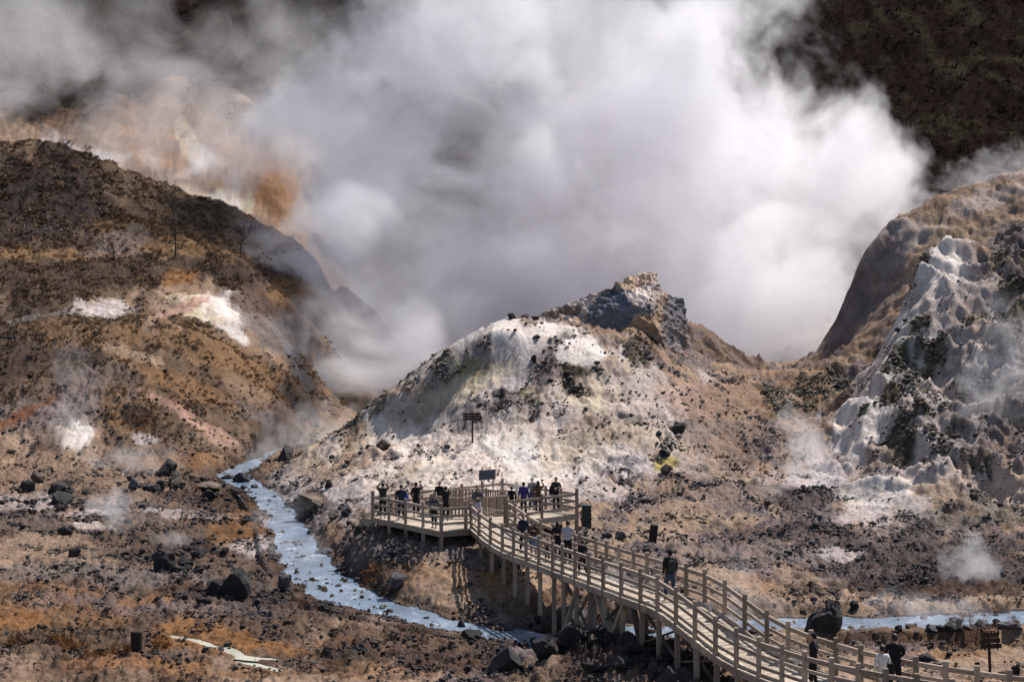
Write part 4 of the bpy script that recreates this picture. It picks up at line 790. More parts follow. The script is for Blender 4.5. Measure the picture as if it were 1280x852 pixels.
# ---------------------------------------------------------------- crag above the mound
def build_crag():
    P = dict(a=(655,402,131.5),b=(690,384,132.5),c=(718,374,133),d=(745,366,133.5),e=(774,351,134.5),f=(795,341,135.5),g=(812,337,136),h=(822,343,135.5),i=(829,366,133.4),j=(841,368,134.6),k=(855,371,135.2),
      l=(860,400,134.4),m=(862,436,134),n=(866,452,134.5),o=(839,428,129.6),p=(836,400,131.2),q=(829,384,130.6),r=(813,379,128.8),s=(798,383,128.6),t=(784,374,129.6),u=(775,352,134.1),v=(747,386,132.4),w=(737,400,131.2),
      x=(736,414,130.6),y=(768,418,128.9),z=(797,415,127.9),A=(800,396,127.9),B=(818,404,127.2),C=(832,432,126.8),D=(842,446,127.6),E=(700,412,130),F_=(655,412,131),G=(702,394,131.8),H=(682,396,131.6),I=(818,360,132.4),J=(800,358,132.6))
    tris = 'a,b,H b,c,G b,G,H c,d,G d,v,G d,u,v d,e,u G,v,w H,G,E G,w,E w,x,E a,H,F_ H,E,F_ u,t,v v,t,w w,t,y w,y,x t,s,y s,A,y A,z,y s,r,A r,B,A A,B,z r,q,B e,f,J e,J,u u,J,t f,g,J g,h,I g,I,J h,i,I J,I,r J,r,s J,s,t I,q,r I,i,q i,p,q q,p,B p,o,C p,C,B o,D,C B,C,z i,j,p j,k,l j,l,p p,l,o l,m,o m,n,D m,D,o'.split()
    names = list(P); V = [W(*P[k]) for k in names]; ix = {k: i for i, k in enumerate(names)}
    bm = bmesh.new(); vs = [bm.verts.new(p) for p in V]
    for t in tris: bm.faces.new([vs[ix[k]] for k in t.split(',')])
    # back side: the crest falls away behind
    crest = ['a','b','c','d','e','f','g','h','i','j','k','l','m','n']
    back = [bm.verts.new(V[ix[k]] + Vector((.6, 9, -5.5 - .8 * max(0, 400 - P[k][1]) / 25))) for k in crest]
    for i in range(len(crest) - 1): bm.faces.new([vs[ix[crest[i + 1]]], vs[ix[crest[i]]], back[i], back[i + 1]])
    bmesh.ops.triangulate(bm, faces=bm.faces); bmesh.ops.remove_doubles(bm, verts=bm.verts, dist=.02)
    for _ in range(5): bmesh.ops.subdivide_edges(bm, edges=bm.edges, cuts=1, use_grid_fill=True)
    bmesh.ops.recalc_face_normals(bm, faces=bm.faces); bm.normal_update()
    co = np.array([v.co[:] for v in bm.verts]); no = np.array([v.normal[:] for v in bm.verts])
    if no[:, 1].mean() > 0 and False: no = -no
    d = fbm(co[:, 0] / 2.2 + co[:, 2] * .35, co[:, 2] / 1.8 + co[:, 1] * .2, 5, 201, .6, True) * .42 + fbm(co[:, 0] / .8 + co[:, 1] * .4, co[:, 2] / .5, 4, 211, .6) * .30 + fbm(co[:, 0] / .25, co[:, 2] / .3, 2, 215) * .08
    d -= np.abs(fbm((co[:, 0] + co[:, 2] * .6) / 1.1, co[:, 2] / 4, 3, 218)) * .35
    co = co + no * (d - .25)[:, None]
    for v, c in zip(bm.verts, co): v.co = c
    me = bpy.data.meshes.new('rock_peak'); bm.to_mesh(me); bm.free()
    px = 640 + co[:, 0] / co[:, 1] * F; py = HY + (CZ - co[:, 2]) / co[:, 1] * F
    wn = fbm(co[:, 0] / 1.2, co[:, 2] / 1.2 + co[:, 1] / 2, 4, 221, .6); cl = np.repeat(cls('sand')[None], len(co), 0)
    for cx, cy, rx, ry, rot, c, s in ((700,392,60,16,-20,'ash',.6),(712,388,16,8,0,'brown',.8),(690,393,12,6,0,'brown',.7),(768,388,38,30,-35,'slate',1),(800,385,28,9,0,'slate',.9),(806,358,24,24,20,'ash',1),(800,350,30,9,-20,'sand',.9),(845,400,20,50,0,'grey',1),(848,385,14,20,0,'slate',.5),(820,372,8,30,10,'grey',.6),(818,415,16,18,20,'tan',.9),(740,408,50,6,0,'slate',.8),(833,420,7,22,-15,'slate',.6)):  # slate strokes paint the shade of the steep facets into the rock colour
        a = math.radians(rot); dx = px - cx; dy = py - cy; ex = (dx * math.cos(a) + dy * math.sin(a)) / rx; ey = (-dx * math.sin(a) + dy * math.cos(a)) / ry
        w = s * (1 - sstep(.7, 1.1, np.hypot(ex, ey) + wn * .5)); cl += (cls(c)[None] - cl) * w[:, None]
    attr_col(me, 'tint', cl[:, :3] * 1.4 * (1 + wn * .35)[:, None]); attr_f(me, 'rubble', cl[:, 3] * .4); attr_f(me, 'heath', cl[:, 4] * 0)
    me.polygons.foreach_set('use_smooth', [True] * len(me.polygons))
    return tag(link('rock_peak', me, ground.data.materials[0]), kind='structure')
build_crag()

# ---------------------------------------------------------------- rocks
def mat_rock(name, col, col2):
    t = NT(name); p = t.coord('Object'); ob = t.n('ObjectInfo').outputs['Random']
    sh = t.n('VectorMath', operation='ADD'); t.l(p, sh.inputs[0]); cx = t.n('CombineXYZ'); t.l(t.math('MULTIPLY', ob, 37.), cx.inputs[0]); t.l(cx.outputs[0], sh.inputs[1])
    n = t.noise(sh.outputs[0], 3.5, 5, .75); n2 = t.noise(sh.outputs[0], .9, 3, .6)
    c = t.mix(t.ramp(n2, .42, .66), col, col2); s = t.n('VectorMath', operation='SCALE'); t.l(c, s.inputs[0]); t.l(t.ramp(n, .3, .7, .55, 1.5), s.inputs['Scale'])
    return t.bsdf(s.outputs[0], .8, n, 1.0, .25, .25)
ROCKB = mat_rock('black_lava_rock', (.028, .025, .027), (.05, .042, .04)); ROCKG = mat_rock('grey_lava_rock', (.09, .085, .095), (.16, .14, .14)); ROCKT = mat_rock('brown_rock', (.10, .07, .055), (.18, .13, .10)); ROCKW = mat_rock('pale_rock', (.34, .31, .31), (.22, .19, .18))
def rock_mesh(seed, sub=3, cuts=9, mat=None):
    r = random.Random(seed); bm = bmesh.new(); bmesh.ops.create_icosphere(bm, subdivisions=sub, radius=.5)
    pl = [(Vector((r.gauss(0, 1), r.gauss(0, 1), r.gauss(0, 1))).normalized(), r.uniform(.20, .38)) for _ in range(cuts + 3)]
    for v in bm.verts:
        for n, d in pl:
            k = v.co.dot(n) - d
            if k > 0: v.co -= n * k * .92
    co = np.array([v.co[:] for v in bm.verts]); d = fbm(co[:, 0] * 3 + seed, co[:, 1] * 3 + co[:, 2] * 4, 3, seed) * .14 + fbm(co[:, 0] * 9 + seed, co[:, 1] * 9 + co[:, 2] * 7, 2, seed + 5) * .06
    for v, k in zip(bm.verts, d): v.co *= 1 + k * 2
    zs = [v.co.z for v in bm.verts]; z0 = min(zs); h = max(zs) - z0
    xs = [v.co.x for v in bm.verts]; w = max(xs) - min(xs)
    for v in bm.verts: v.co.z = (v.co.z - z0) / h; v.co.x /= w; v.co.y /= w
    me = bpy.data.meshes.new('boulder'); bm.to_mesh(me); bm.free(); me.polygons.foreach_set('use_smooth', [False] * len(me.polygons)); me.materials.append(mat); return me
RM = {m: [rock_mesh(i * 7 + j * 101 + 3, 3 if i < 6 else 2, 9 + i % 4, mm) for i in range(8)] for j, (m, mm) in enumerate((('b', ROCKB), ('g', ROCKG), ('t', ROCKT), ('w', ROCKW)))}
def find_Y(px, py, y0=40., y1=300.):
    """first ground point seen along the photograph's line of sight through a pixel"""
    Y = np.geomspace(y0, y1, 700); x = (px - 640) / F * Y; z = terrain_at(x, Y)[0]; r = HY + (CZ - z) / Y * F
    k = np.nonzero(r <= py)[0]
    return float(Y[k[0]]) if len(k) else float(Y[-1])
def boulder(px, py, w, h, label=None, m='b', seed=0, group=None, Y=None, sink=.28, rz=None, name='boulder', lift=0):
    Y = Y or find_Y(px, py); s = Y / F; o = bpy.data.objects.new(name, RM[m][seed % 8]); COL.objects.link(o)
    x = (px - 640) * s; ww, hh = w * s, h * s
    o.location = (x, Y + ww * .3, terrain_z(x, Y + ww * .3) - hh * sink + lift); o.rotation_euler = (0, 0, rz if rz is not None else random.uniform(0, 6.28)); o.scale = (ww, ww * .9, hh * (1 + sink))
    return tag(o, label, 'boulder' if w > 14 else 'rock', group)
for a in [
 (291,744,32,36,'largest black boulder on the left flat, upright with a rounded boulder leaning on its left','b',1),
 (272,746,24,22,'rounded black boulder leaning against the left side of the largest boulder','b',2),
 (256,752,22,9,'flat dark slab lying at the left foot of the leaning boulder pair','b',3),
 (203,711,30,26,'black cone-shaped boulder with a small stone balanced on its top','b',4),
 (232,708,22,11,'low dark rock immediately right of the cone-shaped boulder','b',6),
 (247,696,18,11,'dark rock with pointed top up the slope from the low rock','b',7),
 (91,696,17,15,'lone rounded dark boulder on open ground at far left','b',5),
 (80,668,14,10,'dark rock beside the whitish patch at far left','b',2),
 (102,668,14,7,'flat brown rock right of the whitish patch at far left','t',3),
 (69,616,32,15,'broad flat black boulder in the rock row at far left','b',0),
 (74,630,26,17,'blocky black boulder just below the broad flat one at far left','b',1),
 (33,614,20,15,'dark boulder left of the broad flat one in the rock row','b',4),
 (47,605,20,14,'brown boulder above the broad flat one in the rock row','t',5),
 (207,594,28,22,'square-edged black boulder standing above the middle of the left flat','b',3),
 (222,609,24,12,'grey-brown boulder right below the square-edged black boulder','t',6),
 (258,612,34,11,'long low dark rock beside the wet rocks left of the stream bend','t',2),
 (167,612,18,13,'blue-grey boulder left of the square-edged black one','g',7),
 (263,626,16,12,'dark rock with a second one on its shoulder, right of centre of the left flat','b',1),
 (258,636,13,9,'small dark rock under the rock with a shoulder','b',4),
 (312,652,18,10,'dark rock in the rusty gravel bank left of the stream','b',3),
 (356,575,30,19,'smooth leaning black boulder on the right bank where the stream leaves the steam','b',5),
 (301,606,30,15,'dark rock at the sharp bend of the stream','b',0),
 (390,640,36,19,'wide brown-black boulder on the right bank of the stream above the platform level','t',1),
 (412,611,13,11,'dark rock on the pale slope right of the stream','b',6),
 (404,697,22,11,'flat grey rock at the water edge below the rapids','g',2),
 (356,738,15,20,'upright grey-brown rock on the left edge of the wide stream pool','g',4),
 (330,770,17,8,'flat grey rock alone below the wide stream pool','g',3),
 (385,722,14,8,'wet dark rock in the middle of the wide stream pool','b',0),
 (497,744,26,20,'pointed blue-grey boulder between the stream and the sandy knoll','g',1),
 (458,662,22,14,'dark boulder tucked beside the left corner post of the platform','b',2),
 (448,668,14,10,'dark rock left of the boulder at the platform corner','b',7),
 (640,399.5,11,8,'small dark rock perched on top of the pale mound','b',3),
 (669,400,12,6,'dark rock at the left foot of the crag','b',4),
 (848,541,20,13,'round dark boulder stuck in the pinkish slope right of the mound','b',5),
 (670,424,12,4,'flat dark rock on the white crown of the mound','b',6),
 (668,457,8,10,'dark rock on the grey gully below the white crown','b',0),
 (832,573,14,9,'dark rock above the yellow sulphur patch','b',1),
 (835,592,16,10,'brown rock below the yellow sulphur patch','t',2),
 (478,562,20,14,'brown-grey rock on the pale slope below the left cliff of the mound','t',3),
 (1031,796,48,33,'huge black boulder beside the boardwalk with a rounded stone on top','b',5),
 (1069,766,12,12,'dark rock on the far bank near the huge black boulder','b',3),
 (777,676,14,11,'grey block behind the ramp railing','g',3),
 (760,672,14,8,'low grey rock behind the ramp railing','g',5),
 (714,784,32,20,'slanted pale-grey slab on the boulder heap under the boardwalk','g',0),
 (721,804,32,25,'big jagged black boulder at the front of the heap under the boardwalk','b',1),
 (700,792,26,18,'black boulder left of the jagged one under the boardwalk','b',6),
 (742,804,15,12,'rounded brown-black rock right of the jagged boulder','t',2),
 (764,803,17,13,'round black boulder before the V-shaped trestle','b',5),
 (785,808,26,20,'black boulder with pale top under the boardwalk trestle','b',7),
 (792,823,22,13,'rounded dark boulder on open gravel below the trestle','b',2),
 (779,839,38,14,'long flat black boulder near the bottom edge, right of centre','b',0),
 (748,840,27,14,'dark boulder left of the long flat one near the bottom edge','b',3),
 (808,834,14,9,'small dark rock right of the long flat boulder','b',6),
 (630,836,56,36,'large brown-black boulder at the bottom centre','b',6),
 (611,845,15,10,'dark rock at the left foot of the large bottom boulder','b',1),
 (681,824,36,27,'twin-lobed dark boulder between the large bottom boulder and the heap','b',4),
 (836,826,22,22,'triangular dark boulder against the boardwalk legs','b',3),
 (843,856,44,22,'dark rubble boulder cut by the bottom edge under the boardwalk','b',5),
 (590,796,21,9,'flat dark rock at the stream end before the boardwalk','b',2),
 (577,787,11,9,'dark pointed stone standing in the narrow stream end','b',7),
 (1193,782,10,9,'left stone of the pair on the near bank of the right-hand stream','b',1),
 (1200,782,9,9,'right stone of the pair on the near bank of the right-hand stream','b',4),
 (1165,797,16,10,'grey rock on the near bank left of the stone pair','g',2),
 (1190,806,22,13,'dark boulder behind the couple, left of the slatted signpost','b',6),
 (1224,783,16,8,'dark rock just above the slatted signpost','b',5),
 (1262,800,22,8,'flat grey rock right of the slatted signpost','g',0),
 (1187,822,10,6,'small dark rock on the pale ground beyond the couple','b',3),
 (1159,828,20,11,'dark rock on the pale ground between the couple and the signpost','b',2),
 (1254,848,16,10,'dark rock at the bottom right corner','b',7),
 (1272,846,12,12,'black rock touching the right picture edge at the bottom','b',0),
 (960,634,10,8,'brown rock on the slope behind the boardwalk, far from the stream','t',4),
 ]: boulder(*a)
yb = find_Y(1031, 797)
boulder(1042, 777, 19, 26, 'rounded finger of rock standing on top of the huge black boulder', 'b', 2, Y=yb + .7, lift=.45, sink=0)
boulder(198, 706, 9, 9, 'small stone balanced on the tip of the cone-shaped boulder', 'b', 5, Y=find_Y(203, 711) + .25, lift=.62, sink=0)
# smaller stones, each its own object, by place
def stones(n, region, label, group, m='b', wr=(4, 12), hr=(.45, .85)):
    for i in range(n):
        cx, cy, rx, ry = region; a = random.uniform(0, 6.28); q = math.sqrt(random.random())
        px, py = cx + math.cos(a) * q * rx, cy + math.sin(a) * q * ry; w = random.uniform(*wr) * random.choice((.7, 1, 1, 1.3))
        if py > 850 or px < -20 or px > 1300: continue
        boulder(px, py, w, w * random.uniform(*hr), label, random.choice(m), random.randrange(8), group, name='stone')
stones(30, (690,800,80,24), 'small dark stone among the boulders heaped under the boardwalk', 'stones of the heap under the boardwalk', 'bbbt', (5, 12))
stones(26, (800,840,90,14), 'small dark stone on the gravel near the bottom edge, below the trestle', 'stones below the trestle', 'bbg', (4, 10))
stones(22, (560,825,70,22), 'small dark stone on the rusty gravel below the stream end', 'stones below the stream end', 'bt', (4, 9))
stones(20, (450,800,80,30), 'small dark stone scattered on the flat below the stream', 'stones on the flat below the stream', 'bt', (3, 8))
stones(24, (250,700,60,22), 'small dark stone around the cone-shaped and largest boulders', 'stones around the large left boulders', 'b', (4, 10))
stones(26, (225,605,70,16), 'small dark stone in the rock field left of the stream bend', 'stones left of the stream bend', 'bbtg', (5, 12))
stones(20, (60,625,70,22), 'small dark stone of the rock row at far left', 'stones of the far left rock row', 'bbt', (5, 11))
stones(16, (330,660,30,40), 'small wet stone on the rusty left bank of the stream', 'stones on the left bank', 'bt', (4, 9))
stones(46, (395,720,46,30), 'small wet stone standing in the shallow stream pool', 'stones in the stream pool', 'btg', (3, 8), (.35, .6))
stones(14, (560,777,60,8), 'small stone breaking the narrow stream below the knoll', 'stones in the narrow stream', 'btg', (3, 7), (.35, .6))
stones(14, (350,630,12,26), 'small stone in the upper stream beyond the pool', 'stones in the upper stream', 'btg', (3, 7), (.35, .6))
stones(14, (440,660,30,20), 'small dark stone beside the left corner of the platform', 'stones left of the platform', 'bt', (4, 10))
stones(20, (1180,790,100,12), 'small dark stone on the near bank of the right-hand stream', 'stones on the near bank at right', 'bbgt', (4, 10))
stones(14, (1080,835,160,16), 'small dark stone on the pale ground beyond the boardwalk end', 'stones beyond the boardwalk end', 'bg', (3, 8))
stones(14, (120,760,130,40), 'small dark stone on the open ochre ground at lower left', 'stones on the lower left ground', 'b', (3, 7))

# ---------------------------------------------------------------- rubble, one mass of gravel-sized stones
ICO = None
def scatter_mesh(name, P, S, cols, mat, kind_label, proto='rock', rot=True, label=None, cat=None):
    bm = bmesh.new(); bmesh.ops.create_icosphere(bm, subdivisions=1, radius=.5); pv = np.array([v.co[:] for v in bm.verts]); pf = np.array([[v.index for v in f.verts] for f in bm.faces]); bm.free()
    n = len(P); r = rng.random((n, len(pv), 1)) * .45 + .75; V = pv[None] * r * S[:, None, :]
    a = rng.random(n) * 6.283; c, s = np.cos(a), np.sin(a); X = V[:, :, 0] * c[:, None] - V[:, :, 1] * s[:, None]; Yv = V[:, :, 0] * s[:, None] + V[:, :, 1] * c[:, None]
    V = np.stack([X, Yv, V[:, :, 2]], -1) + P[:, None, :]; Fc = pf[None] + (np.arange(n) * len(pv))[:, None, None]
    me = np_mesh(name, V.reshape(-1, 3), Fc.reshape(-1, 3), False); attr_col(me, 'tint', np.repeat(cols, len(pv), 0))
    return tag(link(name, me, mat), label, cat, None, 'stuff')
t = NT('rubble_stone'); RUBM = t.bsdf(t.n('Attribute', attribute_name='tint').outputs['Color'], .85, t.noise(t.pos(), 9, 3, .7), .5, .04, .2)
def pick(n, wfun, ymax=140, ymin=40):
    """random ground points, dense where wfun is high; sampled evenly over the view"""
    y = TG['y']; m = (TG['px'] > -60) & (TG['px'] < 1340) & (y < ymax) & (y > ymin) & (TG['py'] < 930)
    w = wfun(TG) * m * np.clip(y, 40, 140) ** .6; w = np.clip(w, 0, None); i = rng.choice(len(w), n, p=w / w.sum())
    x0, y0 = TG['x'][i] + rng.normal(0, .06, n), TG['y'][i] + rng.normal(0, .08, n)
    return x0, y0, TG['z'][i], i
cn = fbm(TG['x'] / 2.2, TG['y'] / 3.0, 4, 301, .6)
clus = np.clip(cn * 3 + .35, .02, 1.6)
x, y, z, i = pick(80000, lambda T: (T['cl'][:, 3] ** 2.2 + .02) * clus ** 2)
s = np.clip(rng.lognormal(-2.45, .6, len(x)), .05, .42) * np.clip(y / 75, .8, 1.35)
base = TG['cl'][i, :3]; k = rng.random(len(x))[:, None]; cc = np.where(k < .55, np.array([.035, .030, .032]) * (.6 + rng.random((len(x), 1))), base * (.35 + .7 * rng.random((len(x), 1))))
scatter_mesh('rubble', np.stack([x, y, z + s * .12], 1), np.stack([s, s * .85, s * .68], 1), cc, RUBM, '', label='loose dark and tan rubble strewn over the valley floor', cat='rubble')
# ---------------------------------------------------------------- scrub, grass, far woods
def twig_mass(name, n, pts, size, cols, blades, label, cat, flat=.5, width=.10):
    """each clump a burst of thin tapering blades"""
    m = len(pts); N = m * blades; base = np.repeat(pts, blades, 0); sz = np.repeat(size, blades)
    a = rng.random(N) * 6.283; el = rng.random(N) * (1.35) + .15; L = sz * (.5 + .7 * rng.random(N))
    off = rng.normal(0, .35, (N, 3)) * sz[:, None]; off[:, 2] = np.abs(off[:, 2]) * .25
    d = np.stack([np.cos(a) * np.cos(el), np.sin(a) * np.cos(el), np.sin(el) * (1 - flat) + flat * .5], 1)
    sd_ = np.stack([-np.sin(a), np.cos(a), rng.normal(0, .3, N)], 1) * (L * width)[:, None]
    b = base + off; V = np.stack([b - sd_, b + sd_, b + d * L[:, None]], 1).reshape(-1, 3)
    Fc = np.arange(N * 3).reshape(-1, 3); me = np_mesh(name, V, Fc, False)
    attr_col(me, 'tint', np.repeat(np.repeat(cols, blades, 0) * (.7 + .6 * rng.random((N, 1))), 3, 0))
    return tag(link(name, me, VEGM), label, cat, None, 'stuff')
t = NT('dry_plant'); VEGM = t.bsdf(t.n('Attribute', attribute_name='tint').outputs['Color'], .95, spec=0)
hc_ = fbm(TG['x'] / 3.2, TG['y'] / 4.5, 4, 311, .6)
x, y, z, i = pick(15000, lambda T: T['cl'][:, 4] * np.clip(hc_ * 4 + .5, .06, 1.5) * (T['z'] > 2) * (T['y'] > 105) * (T['px'] < 430), 262)
gold = TG['cl'][i, 5][:, None]; r_ = rng.random((len(x), 1))
cc = np.where(r_ < gold * .9 + .10, np.array([.24, .15, .085]), np.where(r_ < .85, np.array([.19, .13, .092]), np.array([.10, .072, .055])))
twig_mass('heath_scrub', 0, np.stack([x, y, z], 1), (.14 + .26 * rng.random(len(x)) ** 1.5) * np.clip(y / 150, .8, 1.4), cc, 18, 'brown leafless heath scrub covering the left slopes', 'scrub', .6, .16)
x, y, z, i = pick(9000, lambda T: (T['cl'][:, 4] > .2) * (T['px'] > 420) * np.clip(cn * 4 + .5, .05, 1.5) * (T['y'] > 88), 150)
cc = np.where(rng.random((len(x), 1)) < .6, np.array([.065, .056, .042]), np.array([.17, .14, .10])) * (.6 + .8 * rng.random((len(x), 1)))
s = .09 + .30 * rng.random(len(x)) ** 2
scatter_mesh('lichen_rubble', np.stack([x, y, z + s * .1], 1), np.stack([s, s, s * .75], 1), cc, RUBM, '', label='mossy dark stones crusting the pale slopes', cat='rubble')
# dry grass in front
pts = []
for cx, cy, rx, ry, n in ((95,808,16,6,26),(70,800,14,5,16),(200,808,12,5,20),(150,815,14,5,16),(118,818,20,5,20),(25,805,14,6,10),(170,530,26,10,60),(300,505,60,18,60),(1230,778,44,8,70),(690,800,10,6,14),(470,720,24,10,20)):
    for _ in range(n):
        a = random.uniform(0, 6.28); q = math.sqrt(random.random()); pts.append((cx + math.cos(a) * q * rx, cy + math.sin(a) * q * ry))
PT_ = []
for a, b in pts[::1]:
    Y = find_Y(a, b)
    X = (a - 640) / F * Y; PT_.append((X, Y, terrain_z(X, Y)))
PT_ = np.array(PT_); twig_mass('dry_grass', 0, PT_, .14 + .16 * rng.random(len(PT_)), np.array([.20, .095, .04])[None] * (.5 + .8 * rng.random((len(PT_), 1))), 26, 'tufts of rusty dry grass on the valley floor', 'grass', .1, .05)
# woods on the dark slope behind
x, y, z, i = pick(9000, lambda T: (T['cl'][:, 0] < .06) * (T['y'] > 235) * np.clip(T['y'] / 300, 1, 3), 560, 235) if False else (None,) * 4
def pick_far(n):
    m = (TG['px'] > -100) & (TG['px'] < 1380) & (TG['y'] > 235) & (TG['cl'][:, 0] < .08); w = m * 1.0; i = rng.choice(len(w), n, p=w / w.sum())
    return TG['x'][i] + rng.normal(0, .5, n), TG['y'][i] + rng.normal(0, 1., n), TG['z'][i]
x, y, z = pick_far(26000); r_ = rng.random((len(x), 1))
cc = np.where(r_ < .25, np.array([.085, .054, .034]), np.where(r_ < .45, np.array([.052, .042, .025]), np.array([.034, .025, .020])))
twig_mass('leafless_woods', 0, np.stack([x, y, z], 1), 0.35 + .8 * rng.random(len(x)) ** 2, cc, 12, 'dark leafless woods covering the steep slope behind the steam', 'woods', .45, .16)

# bare trees
BARK = mat_wood('grey_bark', (.085, .065, .055)); PBARK = mat_wood('pale_dead_bark', (.34, .29, .27))
def bare_tree(px, py, hpx, label, spread=.5, seed=1, mat=None, n=5, Y=None, lean=0, tr=.035, levels=3):
    r = random.Random(seed); Y = Y or find_Y(px, py); x = (px - 640) / F * Y; H = hpx / F * Y; z = terrain_z(x, Y)
    root = empty('bare_tree', (x, Y, z)); tag(root, label, 'tree')
    tk = MB(); br = MB()
    top = Vector((lean * H, 0, H * .45 if spread > .4 else H * .85)); tk.tube([(0, 0, -.3), tuple(top * .5 + Vector((r.uniform(-.05, .05) * H, 0, 0))), tuple(top)], [H * tr, H * tr * .8, H * tr * .5], 7); tk.build('trunk', mat or BARK, root, True)
    def grow(p, d, L, rad, lv):
        q = p + d * L * .5 + Vector((r.gauss(0, .06), r.gauss(0, .06), .02)) * L; e = q + (d + Vector((r.gauss(0, .2), r.gauss(0, .2), .15))).normalized() * L * .5
        br.tube([p, q, e], [rad, rad * .75, rad * .5], 5)
        if lv > 0:
            for _ in range(n if lv > 1 else 3):
                t_ = r.uniform(.35, 1); s_ = p.lerp(e, t_); dd = (d + Vector((r.gauss(0, spread), r.gauss(0, spread), r.uniform(-.1, .5)))).normalized(); grow(s_, dd, L * r.uniform(.4, .7), rad * .55, lv - 1)
    for k in range(n):
        t_ = r.uniform(.35, 1); a = r.uniform(0, 6.28); d = Vector((math.cos(a) * spread * 1.4, math.sin(a) * spread * 1.4, .8)).normalized(); grow(top * t_, d, H * r.uniform(.35, .55) * (1 if spread > .4 else .6), H * tr * .42, levels - 1)
    br.build('branches', mat or BARK, root, True)
    return root
bare_tree(143, 327, 34, 'small bare tree with spreading crown on the brown terrace', .75, 3, tr=.04)
bare_tree(219, 323, 66, 'tall slender bare tree in the middle of the brown terrace', .3, 5, n=7, tr=.016)
bare_tree(302, 323, 50, 'bare bushy tree at the right end of the brown terrace', .45, 8, n=6, tr=.02)
bare_tree(82, 194, 22, 'leafless bush on the dark ridge line at upper left', .9, 9, n=6, tr=.03)
bare_tree(106, 199, 20, 'leafless bush just right of the other one on the dark ridge line', .9, 12, n=6, tr=.03)
bare_tree(62, 292, 26, 'thin pale dead sapling beside the fallen branch', .3, 14, PBARK, n=4, tr=.025)
bare_tree(25, 265, 40, 'leafless tree on the dark slope at the left picture edge', .6, 16, n=6, tr=.025)
bare_tree(95, 262, 36, 'leafless tree on the dark slope under the ridge line bushes', .6, 18, n=6, tr=.025)
Y = find_Y(30, 300); m2 = MB()
def sp(px, py, dy=0): return W(px, py, Y + dy)
m2.tube([sp(-25,312), sp(0,305), sp(28,298,.3), sp(45,290,.6), sp(66,283,.9)], [.16, .14, .11, .08, .04], 7)
for pts_ in ([sp(28,298,.3), sp(31,288,.2), sp(30,278)], [sp(31,288,.2), sp(36,282)], [sp(45,290,.6), sp(56,290,.3), sp(62,293)], [sp(50,288,.6), sp(57,281,.8)]): m2.tube(pts_, [.06, .04, .02][:len(pts_)], 6)
tag(m2.build('fallen_branch', PBARK, None, True), 'pale fallen branch pointing in from the left picture edge', 'branch')
# ---------------------------------------------------------------- steam
def steam(name, label, blobs, dens, nscale=.06, thr=.36, soft=.35, detail=4, namp=.9, col=(1.0,.985,1.0), aniso=.45, grow=1.12, group=None, dist=1.0, ex=1.35, rough=.6, cut=.10, cap=.8, fine=0):
    """blobs: (px, py, Y, rx, ry, rz in metres, weight); a closed hull round them, density = soft blobs eroded by noise"""
    B = [(W(px, py, Y), (rx * ex, ry * ex, rz * ex), w) for px, py, Y, rx, ry, rz, w in blobs]
    bm = bmesh.new()
    for c, r, w in B:
        m = Matrix.Translation(c) @ Matrix.Diagonal((r[0] * grow, r[1] * grow, r[2] * grow, 1))
        bmesh.ops.create_icosphere(bm, subdivisions=3, radius=1, matrix=m)
    me = bpy.data.meshes.new(name); bm.to_mesh(me); bm.free()
    o = link(name, me)
    if len(B) > 1:
        md = o.modifiers.new('r', 'REMESH'); md.mode = 'VOXEL'; md.voxel_size = max(min(r) for c, r, w in B) * .12
        dg = bpy.context.evaluated_depsgraph_get(); ev = bpy.data.meshes.new_from_object(o.evaluated_get(dg))
        o.modifiers.clear(); o.data = ev; bpy.data.meshes.remove(me)
    t = NT(name + '_vapour'); p = t.pos()
    # domain warp gives the curls
    wv = t.n('TexNoise'); t.l(p, wv.inputs['Vector']); wv.inputs['Scale'].default_value = nscale * .9; wv.inputs['Detail'].default_value = 1
    wo = t.n('VectorMath', operation='SUBTRACT'); t.l(wv.outputs['Color'], wo.inputs[0]); wo.inputs[1].default_value = (.5, .5, .5)
    ws = t.n('VectorMath', operation='SCALE'); t.l(wo.outputs[0], ws.inputs[0]); ws.inputs['Scale'].default_value = dist / nscale
    pw = t.n('VectorMath', operation='ADD'); t.l(p, pw.inputs[0]); t.l(ws.outputs[0], pw.inputs[1])
    tot = None
    for c, r, w in B:
        a = t.n('VectorMath', operation='MULTIPLY_ADD'); t.l(pw.outputs[0], a.inputs[0]); a.inputs[1].default_value = [1 / k for k in r]; a.inputs[2].default_value = [-q / k for q, k in zip(c, r)]
        l = t.n('VectorMath', operation='LENGTH'); t.l(a.outputs[0], l.inputs[0])
        f = t.math('MULTIPLY_ADD', l.outputs['Value'], -w, w)
        tot = f if tot is None else t.math('MAXIMUM', tot, f)
    tot = t.math('MINIMUM', t.math('MAXIMUM', tot, 0.), cap)
    n = t.noise(pw.outputs[0], nscale, detail, rough)
    # value - erosion
    e = t.math('MULTIPLY_ADD', t.math('SUBTRACT', n, .5), namp * 2, tot)
    if fine: e = t.math('MULTIPLY_ADD', t.math('SUBTRACT', t.noise(pw.outputs[0], nscale * 5.3, 2, .6), .5), fine, e)
    d = t.math('MULTIPLY', t.ramp(e, thr, thr + soft, 0, 1), t.ramp(tot, 0, cut, 0, 1))
    v = t.n('VolumePrincipled'); v.inputs['Color'].default_value = (*col, 1); v.inputs['Anisotropy'].default_value = aniso
    t.l(t.math('MULTIPLY', d, dens), v.inputs['Density']); t.l(v.outputs[0], t.out.inputs['Volume'])
    t.m.cycles.volume_sampling = 'DISTANCE'
    o.data.materials.append(t.m)
    return tag(o, label, 'steam', group, 'stuff')
